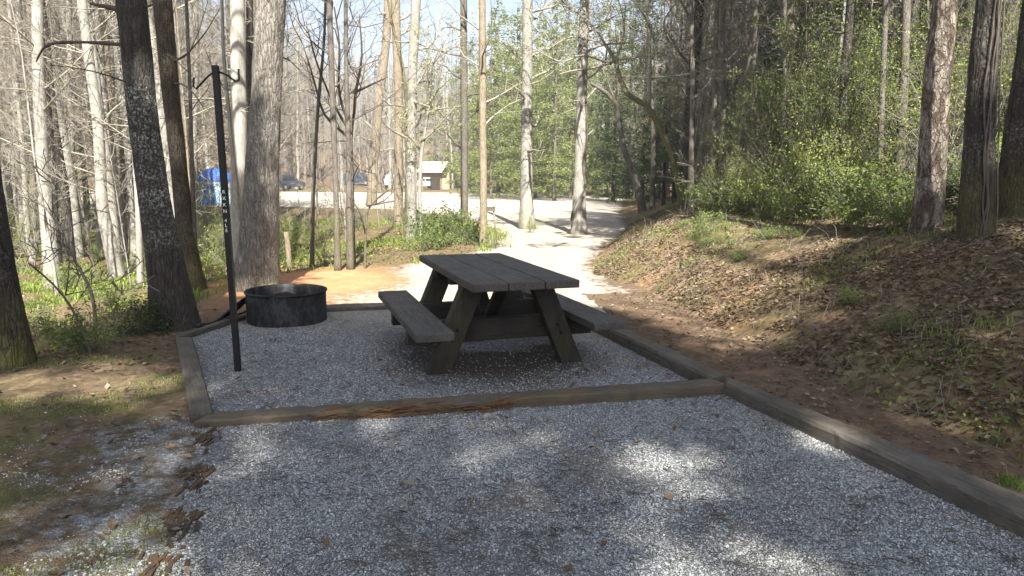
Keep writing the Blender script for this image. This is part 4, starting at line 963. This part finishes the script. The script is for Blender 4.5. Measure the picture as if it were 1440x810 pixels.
# ------------------------------------------------------------------ picnic table
TX, TY, TR = -.204, 5.80, rad(18.6)
tb = empty('picnic_table', (TX, TY, 0), TR); tag(tb, 'dark weathered wooden picnic table with attached benches on the gravel', 'picnic table')
def plank(name, c, d, mat, parent, bev=.008, M3=None):
    me = bpy.data.meshes.new(name); import bmesh
    bm = bmesh.new(); bmesh.ops.create_cube(bm, size=1); bmesh.ops.scale(bm, vec=d, verts=bm.verts)
    bmesh.ops.bevel(bm, geom=bm.edges[:], offset=bev, segments=2, affect='EDGES', profile=.6)
    if M3 is not None: bmesh.ops.transform(bm, matrix=M3, verts=bm.verts)
    bmesh.ops.translate(bm, vec=c, verts=bm.verts); bm.to_mesh(me); bm.free(); me.materials.append(mat)
    o = bpy.data.objects.new(name, me); COL.objects.link(o); o.parent = parent; return o
TL, TW, TH = 1.98, .83, .76
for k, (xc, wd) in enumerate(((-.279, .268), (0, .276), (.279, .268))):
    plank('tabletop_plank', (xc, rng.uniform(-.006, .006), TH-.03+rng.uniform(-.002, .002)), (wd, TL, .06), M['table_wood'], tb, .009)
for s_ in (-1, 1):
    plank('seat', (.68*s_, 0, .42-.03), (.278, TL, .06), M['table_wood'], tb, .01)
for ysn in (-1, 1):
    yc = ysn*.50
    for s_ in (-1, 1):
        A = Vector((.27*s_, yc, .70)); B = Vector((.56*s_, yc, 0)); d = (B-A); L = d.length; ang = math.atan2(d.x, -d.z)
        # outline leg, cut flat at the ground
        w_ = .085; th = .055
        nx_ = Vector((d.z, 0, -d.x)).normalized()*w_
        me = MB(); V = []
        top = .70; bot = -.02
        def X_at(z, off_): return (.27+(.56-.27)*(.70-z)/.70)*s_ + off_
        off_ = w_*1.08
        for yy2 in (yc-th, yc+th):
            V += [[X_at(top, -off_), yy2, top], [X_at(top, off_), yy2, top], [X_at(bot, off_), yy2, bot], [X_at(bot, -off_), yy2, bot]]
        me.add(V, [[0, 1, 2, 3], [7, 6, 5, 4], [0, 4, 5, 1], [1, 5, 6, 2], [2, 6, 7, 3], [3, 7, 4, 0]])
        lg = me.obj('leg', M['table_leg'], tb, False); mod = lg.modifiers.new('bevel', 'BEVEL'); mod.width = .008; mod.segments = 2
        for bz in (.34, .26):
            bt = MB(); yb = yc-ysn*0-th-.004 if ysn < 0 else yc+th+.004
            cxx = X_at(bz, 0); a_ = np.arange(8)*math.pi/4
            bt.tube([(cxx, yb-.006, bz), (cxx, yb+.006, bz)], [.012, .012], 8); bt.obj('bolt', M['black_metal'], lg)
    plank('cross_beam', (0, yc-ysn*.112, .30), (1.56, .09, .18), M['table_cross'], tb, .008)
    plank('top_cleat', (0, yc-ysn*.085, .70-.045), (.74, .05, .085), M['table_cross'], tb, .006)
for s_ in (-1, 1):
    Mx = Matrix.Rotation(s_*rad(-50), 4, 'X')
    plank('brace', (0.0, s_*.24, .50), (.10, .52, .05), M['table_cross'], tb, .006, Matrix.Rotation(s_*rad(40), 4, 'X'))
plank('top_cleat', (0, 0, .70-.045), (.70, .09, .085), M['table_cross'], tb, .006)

# ------------------------------------------------------------------ lantern post
x0, y0 = Z(335, 522.5); xt = at_y(303, 92, y0)
pe = empty('lantern_post', (x0, y0, 0)); tag(pe, 'tall thin black metal lantern post with two hooks, left of the fire ring', 'post')
top = np.array(xt)-np.array([x0, y0, 0]); lean = math.atan2(top[0], top[2])
mb = MB(); Ml = Matrix.Rotation(lean, 4, 'Y'); Hh = float(np.linalg.norm(top))
mb.box(tuple(np.array([top[0]/2, 0, top[2]/2-.05])), (.043, .043, Hh+.1), Ml @ Matrix.Rotation(rad(0), 4, 'Z'))
po = mb.obj('post', M['black_metal'], pe, False); mo = po.modifiers.new('bevel', 'BEVEL'); mo.width = .004; mo.segments = 2
for pts in ([(301, 101), (292, 108), (276, 125), (272, 122), (272.5, 109)], [(308, 101), (320, 106), (331, 114.5), (336, 113), (335.5, 97)]):
    hk = MB(); P = [tuple(np.array(at_y(a, b, y0))-np.array([x0, y0, 0])) for a, b in pts]
    hk.tube(P, [.0075]*len(P), 8); hk.obj('hook', M['black_metal'], pe)
# hand painted characters down the face of the post
for ch, py in (('R', 270), ('X', 279), ('K', 288), ('N', 297), ('4', 310), ('L', 317), ('E', 324)):
    cu = bpy.data.curves.new('lettering', 'FONT'); cu.body = ch; cu.size = .036; cu.align_x = 'CENTER'; cu.align_y = 'CENTER'; cu.extrude = .0004
    tmp = bpy.data.objects.new('tmp', cu); COL.objects.link(tmp); dg = bpy.context.evaluated_depsgraph_get(); me = bpy.data.meshes.new_from_object(tmp.evaluated_get(dg)); bpy.data.objects.remove(tmp)
    o = bpy.data.objects.new('lettering', me); COL.objects.link(o); me.materials.append(M['white_paint']); o.parent = pe
    t = (522.5-py)/(522.5-92); pxx = 335+(303-335)*t; p = np.array(at_y(pxx, py, y0))-np.array([x0, y0, 0]); o.location = (p[0], -.0225, p[2]); o.rotation_euler = (rad(90), rad(90-4) if False else lean, 0)

# ------------------------------------------------------------------ fire ring
fx, fy = Z(403, 461)[0], Z(403, 461)[1]; RR = .0
w_l = at_y(349, 415, fy+.42)[0]; w_r = at_y(457.5, 415, fy+.42)[0]; RR = (w_r-w_l)/2; fx = (w_l+w_r)/2; fy = fy+RR
fr = empty('fire_ring', (fx, fy, 0)); tag(fr, 'round dark steel fire ring with cooking grate swung out at left', 'fire ring')
FH = .315
def lathe(prof, n=48):
    mb = MB(); a = np.arange(n)*2*math.pi/n; V = []
    for r, z in prof: V += [[r*math.cos(t), r*math.sin(t), z] for t in a]
    Q = []
    for i in range(len(prof)-1):
        for j in range(n): Q.append([i*n+j, i*n+(j+1) % n, (i+1)*n+(j+1) % n, (i+1)*n+j])
    mb.add(V, Q); return mb
lathe([(RR-.012, -.05), (RR-.014, FH-.02), (RR-.012, FH), (RR-.006, FH-.0), (RR-.004, FH-.02), (RR-.004, -.05)]).obj('wall', M['ring'], fr)
rb = MB(); a = np.linspace(0, 2*math.pi, 49); rb.tube([(RR*math.cos(t), RR*math.sin(t), FH) for t in a], [.013]*49, 8, False); rb.obj('rim', M['ring'], fr)
ab = MB(); 
for i in range(14):
    pass
a = np.linspace(0, 2*math.pi, 33)[:-1]; V = [[0, 0, .10]]
for r in (.15, .3, RR-.015): V += [[r*math.cos(t), r*math.sin(t), .06+.05*math.exp(-r*r*12)+.012*rng.random()] for t in a]
ab.add(V, [[1+i*32+j, 1+i*32+(j+1) % 32, 1+(i+1)*32+(j+1) % 32, 1+(i+1)*32+j] for i in range(2) for j in range(32)], [[0, 1+j, 1+(j+1) % 32] for j in range(32)]); ab.obj('ash_bed', M['ash'], fr)
for i, (a0, L, zz) in enumerate(((.3, .4, .14), (1.4, .32, .16), (2.4, .36, .2), (2.9, .25, .24))):
    lg = MB(); lg.tube([(-math.cos(a0)*L/2, -math.sin(a0)*L/2, zz), (0, 0, zz+.03), (math.cos(a0)*L/2, math.sin(a0)*L/2, zz+.01)], [.03, .036, .028], 8)
    o = lg.obj('charred_log', M['charcoal'], None); o.location = (fx, fy, 0)
    tag(o, ['charred log lying lowest in the fire ring ash', 'charred log crossing the lowest one in the fire ring', 'charred log resting second from top in the fire ring', 'short charred log on top of the pile in the fire ring'][i], 'log')
# swung-out grate: parallel bars in a frame, sloping from the rim to the ground at the left
gz = MB(); y_g = fy-.05
A_ = np.array(at_z(283, 456, .06)); B_ = np.array(at_z(300, 447, .05))
o0 = np.array([fx, fy, 0])
hinge1 = np.array([fx-RR*.98, fy+.22, .26]); hinge0 = np.array([fx-RR*1.0, fy-.16, .24])
low0 = np.array(at_z(306, 450, .09)); low1 = low0+(hinge1-hinge0)*np.array([1, 1, 0])*1.0
fr_pts = [hinge0, low0, low1, hinge1, hinge0]
for p, q_ in zip(fr_pts[:-1], fr_pts[1:]): gz.tube([tuple(p-o0), tuple(q_-o0)], [.012, .012], 6)
gr = gz.obj('grate', M['black_metal'], fr)
bars = MB()
for i in range(1, 26):
    t = i/26; p = hinge0*(1-t)+hinge1*t; q_ = low0*(1-t)+low1*t; bars.tube([tuple(p-o0), tuple(q_-o0)], [.0095, .0095], 5)
bars.obj('grate_bars', M['black_metal'], gr)
hd = MB(); d = (low0-hinge0)/np.linalg.norm(low0-hinge0); p = low0-o0
hpt = np.array(at_z(286, 456, .10))-o0; hd.tube([tuple(p), tuple((p+hpt)/2+np.array([0, 0, -.01])), tuple(hpt)], [.009]*3, 6)
hd.tube([tuple(hpt), tuple(hpt+(hpt-p)/np.linalg.norm(hpt-p)*.10)], [.022, .022], 8); hd.obj('handle', M['black_metal'], gr)
hd = MB(); p1 = np.array(at_z(349, 437, .10))-o0; p0 = np.array(at_z(300, 452, .03))-o0
hd.tube([tuple(p0), tuple((p0+p1)/2+np.array([0, 0, -.01])), tuple(p1)], [.01]*3, 6); hd.obj('support_bar', M['black_metal'], gr)

# ------------------------------------------------------------------ site marker post
gx_, gy_, gz_ = ground_at(699, 344); mk = empty('marker_post', (gx_, gy_, gz_)); tag(mk, 'thin leaning marker stake with a small blank plate beside the road', 'marker post')
mb = MB(); tp = np.array(at_y(693, 281, gy_))-np.array([gx_, gy_, gz_]); mb.tube([(0, 0, -.1), tuple(tp)], [.022, .022], 6); mb.obj('stake', M['twig_grey'], mk)
mb = MB(); mb.box(tuple(tp*.80+np.array([-.06, -.04, 0])), (.20, .02, .10)); mb.obj('plate', M['timber'], mk, False)

# ------------------------------------------------------------------ far shelter, tent, cars
M['shingle'] = plain('shelter_roof', (.42, .36, .33), .8, 0, .1, 3)
M['shelter_wood'] = plain('shelter_wood', (.22, .15, .09), .8, 0, .3, 6)
M['shelter_pale'] = plain('shelter_panel', (.42, .37, .28), .8, 0, .2, 6)
def ground_obj(px, y): x = (px-720)/F*y*1.0; return x, y, h1(x, y)
Y = 84.0; xs, ys, _ = at_y(613, 262, Y); zs = at_y(613, 263, Y)[2]; gzs = h1(xs, ys)
sh = empty('shelter', (xs, ys, gzs), rad(-24)); tag(sh, 'small open shelter with a pale gable roof across the parking lot', 'shelter')
eave = at_y(613, 240, Y)[2]-gzs; peak = at_y(613, 227, Y)[2]-gzs
for xx in (-1.3, 1.3):
    for yy2 in (-1.0, 1.0):
        mb = MB(); mb.box((xx, yy2, eave/2), (.14, .14, eave)); mb.obj('post', M['shelter_wood'], sh, False)
mb = MB(); rx, ry = 1.75, 1.6
V = [[-rx, -ry, eave-.15], [rx, -ry, eave-.15], [rx, 0, peak], [-rx, 0, peak], [-rx, ry, eave-.15], [rx, ry, eave-.15]]
V += [[a, b, c-.10] for a, b, c in V]
mb.add(V, [[0, 1, 2, 3], [3, 2, 5, 4], [7, 6, 9, 8], [8, 9, 10, 11], [0, 6, 7, 1], [4, 5, 11, 10], [1, 7, 8, 2], [2, 8, 11, 5], [0, 3, 9, 6], [3, 4, 10, 9]]); mb.obj('roof', M['shingle'], sh, False)
mb = MB(); mb.box((0, -1.0, eave-.45), (2.6, .1, .6)); mb.obj('front_panel', M['shelter_wood'], sh, False)
mb = MB(); mb.box((0, 1.0, eave/2), (2.5, .08, eave*.95)); mb.obj('back_wall', M['shelter_pale'], sh, False)
mb = MB(); mb.box((1.3, 0, eave*.32), (.08, 1.8, eave*.6)); mb.obj('side_panel', M['shelter_pale'], sh, False)

M['glass'] = plain('dark_glass', (.02, .025, .03), .1, 0, .1); M['tyre'] = plain('tyre', (.02, .02, .02), .8); M['rim'] = plain('rim', (.5, .5, .52), .3, .7, .05)
def car(label, px, py_base, Yd, rz, col, matname, suv=True):
    xc = at_y(px, py_base, Yd)[0]; z = h1(xc, Yd); M[matname] = plain(matname, col, .25, .2, .05)
    e = empty('parked_car', (xc, Yd, z), rz); tag(e, label, 'car')
    L, Wd = 4.6, 1.8; hh = 1.75 if suv else 1.45
    side = [(-2.3, .35), (-2.32, .9), (-2.1, 1.05), (-1.95, hh-.1), (-1.6, hh), (.35, hh), (1.0, 1.08), (2.1, .92), (2.3, .7), (2.3, .35)]
    if not suv: side = [(-2.3, .35), (-2.3, .85), (-2.0, .95), (-1.55, .98), (-.85, hh), (.35, hh), (1.05, .95), (2.1, .82), (2.3, .6), (2.3, .35)]
    V = []; n = len(side)
    for y_, k in ((-Wd/2, 1), (Wd/2, 1)):
        for x_, z_ in side:
            V.append([x_, y_*(1 if z_ < 1.1 else .86), z_])
    mb = MB(); c0 = len(V); V += [[0, -Wd/2, .7], [0, Wd/2, .7]]
    mb.add(V, [[i, (i+1) % n, n+(i+1) % n, n+i] for i in range(n)], [[i, c0, (i+1) % n] for i in range(n)]+[[n+i, n+(i+1) % n, c0+1] for i in range(n)])
    b = mb.obj('body', M[matname], e, False); md = b.modifiers.new('b', 'BEVEL'); md.width = .05; md.segments = 2
    for sgn in (-1, 1):
        for (a0, a1) in (((-1.75), (-.72)), ((-.62), (.35))) if suv else (((-.95), (-.15)), ((-.05), (.55))):
            g = MB(); yv = sgn*(Wd/2*.93+.012); yt = sgn*(Wd/2*.86+.012)
            g.add([[a0, sgn*(Wd/2*.985), 1.1 if suv else 1.0], [a1+(.25 if a1 > .3 else 0), sgn*(Wd/2*.985), 1.1 if suv else 1.0], [a1-(.1 if a1 > .3 else 0), yt, hh-.14], [a0+.05, yt, hh-.14]], [[0, 1, 2, 3]]); o = g.obj('side_window', M['glass'], e, False); md = o.modifiers.new('s', 'SOLIDIFY'); md.thickness = .02
    g = MB(); g.add([[.45, -.72, hh-.06], [.45, .72, hh-.06], [1.02, .8, 1.12 if suv else .99], [1.02, -.8, 1.12 if suv else .99]], [[0, 1, 2, 3]]); o = g.obj('windscreen', M['glass'], e, False); o.location = (.03, 0, .03); md = o.modifiers.new('s', 'SOLIDIFY'); md.thickness = .02
    for wx in (-1.4, 1.45):
        for sgn in (-1, 1):
            wm = MB(); wm.tube([(wx, sgn*.74, .36), (wx, sgn*.93, .36)], [.36, .36], 20); wo = wm.obj('wheel', M['tyre'], e, False)
            rm = MB(); rm.tube([(wx, sgn*.925, .36), (wx, sgn*.94, .36)], [.2, .2], 14); rm.obj('rim', M['rim'], wo, False)
    for sgn in (-1, 1):
        hm = MB(); hm.box((2.29, sgn*.68, .74), (.06, .3, .13)); hm.obj('headlight', M['rim'], e, False)
    return e
car('dark blue sport utility car parked across the lot', 505, 257, 100, rad(-12), (.03, .045, .075), 'car_blue')
car('white car parked left of the small shelter', 594, 261, 92, rad(-150), (.75, .75, .75), 'car_white', False)
car('silver white car half hidden behind the tight pale pair', 557, 261, 94, rad(80), (.6, .62, .65), 'car_silver', True)
car('dark grey car parked behind the thick rough barked tree', 403, 256, 78, rad(70), (.05, .06, .08), 'car_grey')
# tent
Yt = 40.0; xt_, yt_, _ = at_y(303, 272, Yt); zt_ = h1(xt_, yt_)
M['tent_blue'] = plain('tent_blue', (.05, .14, .50), .6, 0, .15, 3); M['tent_pale'] = plain('tent_pale', (.38, .52, .58), .6, 0, .15, 3)
te = empty('tent', (xt_, yt_, zt_), rad(8)); tag(te, 'blue and pale camping tent seen behind the lantern post', 'tent')
htop = at_y(303, 236, Yt)[2]-zt_
mb = MB(); n = 20
def dome(z0, z1, k):
    V = []; Qs = []
    for i in range(k+1):
        t = (z0+(z1-z0)*i/k); s_ = math.sqrt(max(0, 1-(t)**2.4))
        for j in range(n):
            a_ = j*2*math.pi/n; cxn = math.copysign(abs(math.cos(a_))**.6, math.cos(a_)); sn_ = math.copysign(abs(math.sin(a_))**.6, math.sin(a_))
            V.append([1.35*s_*cxn, 1.1*s_*sn_, htop*t])
    for i in range(k):
        for j in range(n): Qs.append([i*n+j, i*n+(j+1) % n, (i+1)*n+(j+1) % n, (i+1)*n+j])
    return V, Qs
V, Qs = dome(0, .62, 6); mb.add(V, Qs); mb.obj('tent_wall', M['tent_pale'], te)
mb = MB(); V, Qs = dome(.62, 1.0, 6); V = [[a*1.05, b*1.05, c+.02] for a, b, c in V]; mb.add(V, Qs); mb.obj('rain_fly', M['tent_blue'], te)
mb = MB(); mb.add([[-.45, -1.12, .05], [.35, -1.12, .05], [.2, -1.0, htop*.55], [-.3, -1.0, htop*.55]], [[0, 1, 2, 3]]); o = mb.obj('door', M['tent_blue'], te, False); md = o.modifiers.new('s', 'SOLIDIFY'); md.thickness = .03

# ------------------------------------------------------------------ shade: unseen trees round the camera, foliage laid out from a shade map
S = np.array(SUN)
def ell(px, py, cx, cy, rx, ry): return np.exp(-(((px-cx)/rx)**2+((py-cy)/ry)**2)**1.3)
def want(x, y, z):
    px, py = to_px(x, y, z)
    behind = (y*CP-(z-H)*SP) < .8
    edge = np.interp(px, [-400, 0, 250, 340, 560, 860, 960, 1080, 1200, 1440, 2200], [470, 470, 455, 440, 434, 436, 470, 510, 330, 260, 200])
    lf_ = vnoise(x, y, .95, 52)*.8 + vnoise(x, y, 2.6, 53)*.2
    T_ = np.where(py > 585, .06 + .34*ss(.42, .72, lf_)*(px < 1150), .02)
    T_ = np.where(px < 262, np.where(py > 575, .16+.5*ss(.45, .75, lf_), T_), T_)
    T_ = np.where(px > 1080, .02 + .45*ss(.68, .82, vnoise(x, y, 2.2, 60)), T_)
    T_ = np.where((px > 860) & (px <= 1080) & (py < 540), .35*ss(.4, .7, lf_)+.03, T_)
    lit = np.maximum.reduce([1*ell(px, py, 105, 540, 200, 33), .9*ell(px, py, 505, 602, 60, 26), .5*ell(px, py, 370, 680, 120, 90), .72*ell(px, py, 925, 690, 85, 72), .7*ell(px, py, 1000, 800, 150, 50), .4*ell(px, py, 700, 720, 80, 50),
                             .7*ell(px, py, 1330, 590, 90, 25), .7*ell(px, py, 1170, 620, 50, 20), .8*ell(px, py, 1390, 470, 50, 25), .8*ell(px, py, 1230, 660, 60, 14), .7*ell(px, py, 1420, 700, 60, 20), .6*ell(px, py, 1140, 400, 60, 80)])
    T_ = np.maximum(T_, lit)
    p = ss(-8, 8, py-edge)*np.clip(-np.log(np.clip(T_, .02, .999))/3.9, 0, 1)
    return np.where(behind, .85, p)
pts = []
n = 80000
gx1 = nr.uniform(-7, 9, n); gy1 = nr.uniform(.8, 12, n); gz1 = hz(gx1, gy1)
k = nr.random(n) < want(gx1, gy1, gz1); pts.append(np.stack([gx1[k], gy1[k], gz1[k]], 1))
# shade over the two dark trunks at left and the right trunks
for (c, r, z0, z1, m) in ((off1, .35, 0, 2.0, 700), (off1, .35, 2.6, 5, 500), (off2, .3, .3, 5, 450), (np.array(E0.location), .45, .2, 4.5, 1300)):
    pts.append(np.stack([c[0]+nr.normal(size=m)*r-.10*nr.random(m), np.full(m, c[1]), c[2]+nr.uniform(z0, z1, m)], 1))
G = np.concatenate(pts)
# gaps cut in the foliage so the sun reaches the plated trunk and the lichen trunk
for (c, r_, z0, z1, pr) in ((R1off, .5, .2, 4.6, 1.0), (off4, .5, .8, 5, .6), (off1, .26, 1.1, 2.3, .45)):
    tt = (c[1]-G[:, 1])/S[1]; hx = G[:, 0]+S[0]*tt; hz_ = G[:, 2]+S[2]*tt - c[2]
    hit = (tt > -.2) & (np.abs(hx-c[0]) < r_) & (hz_ > z0) & (hz_ < z1)
    G = G[~(hit & (nr.random(len(G)) < pr))]
hgt = nr.uniform(13, 20, len(G)); t = (hgt-G[:, 2])/S[2]; C = G+S[None]*t[:, None]
# gather the foliage into clumps
cell = .55; key = np.floor(C/cell).astype(int); uk, inv, cnt = np.unique(key, axis=0, return_inverse=True, return_counts=True)
trunks = [(-7.5, -14.5), (-3.6, -8.6), (1.2, -12.0), (5.2, -8.0), (9.5, -4.5), (-9.5, -6.0), (7.5, -13.0), (-1.0, -15.5), (10.8, .8)]
names_ = ['tall evergreen standing behind the camera, %s' % s_ for s_ in ('far left of the parking pad', 'near left of the parking pad', 'straight behind the parking pad', 'near right of the parking pad', 'right up the bank beside the pad', 'left beyond the mossy dirt', 'far right up the bank', 'farthest behind the parking pad', 'right up the bank beyond the frame')]
TXY = np.array(trunks); own = np.argmin(((C[:, None, :2]-TXY[None])**2).sum(2), 1)
for i, (tx_, ty_) in enumerate(trunks):
    sel = own == i
    gz0 = h1(tx_, ty_); e = empty('shade_tree', (tx_, ty_, gz0)); tag(e, names_[i], 'tree'); off_ = np.array([tx_, ty_, gz0])
    Qa, qa = resample([(0, 0, -.2), (.1, .05, 9), (.05, .1, 21)], [.28, .2, .05], .4); mb = MB(); displaced_trunk(mb, Qa, qa, 14, .06, i*3., .3, .4); mb.obj('trunk', M['bark_dark'], e)
    if sel.sum() == 0: continue
    CC = C[sel]-off_; mb = MB(); mb.quads(CC, .30, .55); mb.obj('needles', M['canopy'], e)
    cb = MB(); kk = np.unique(np.floor(CC/1.4).astype(int), axis=0)
    for kx in kk:
        c = (kx+.5)*1.4; zb_ = max(8.0, c[2]-.25*np.hypot(c[0], c[1])); zb_ = min(zb_, 20)
        m_ = (np.array([0, 0, zb_])+c)/2+np.array([0, 0, .15]); cb.tube([(.05, .05, zb_), tuple(m_), tuple(c)], [.035, .02, .008], 4, False)
    cb.obj('branches', M['twig_dark'], e)
hb = MB(); hb.box((0, 310, 37.5), (960, 760, 81)); hz_o = hb.obj('haze', hm, None, False); hz_o['kind'] = 'stuff'
print('tri total', sum(len(m.polygons) for m in bpy.data.meshes))
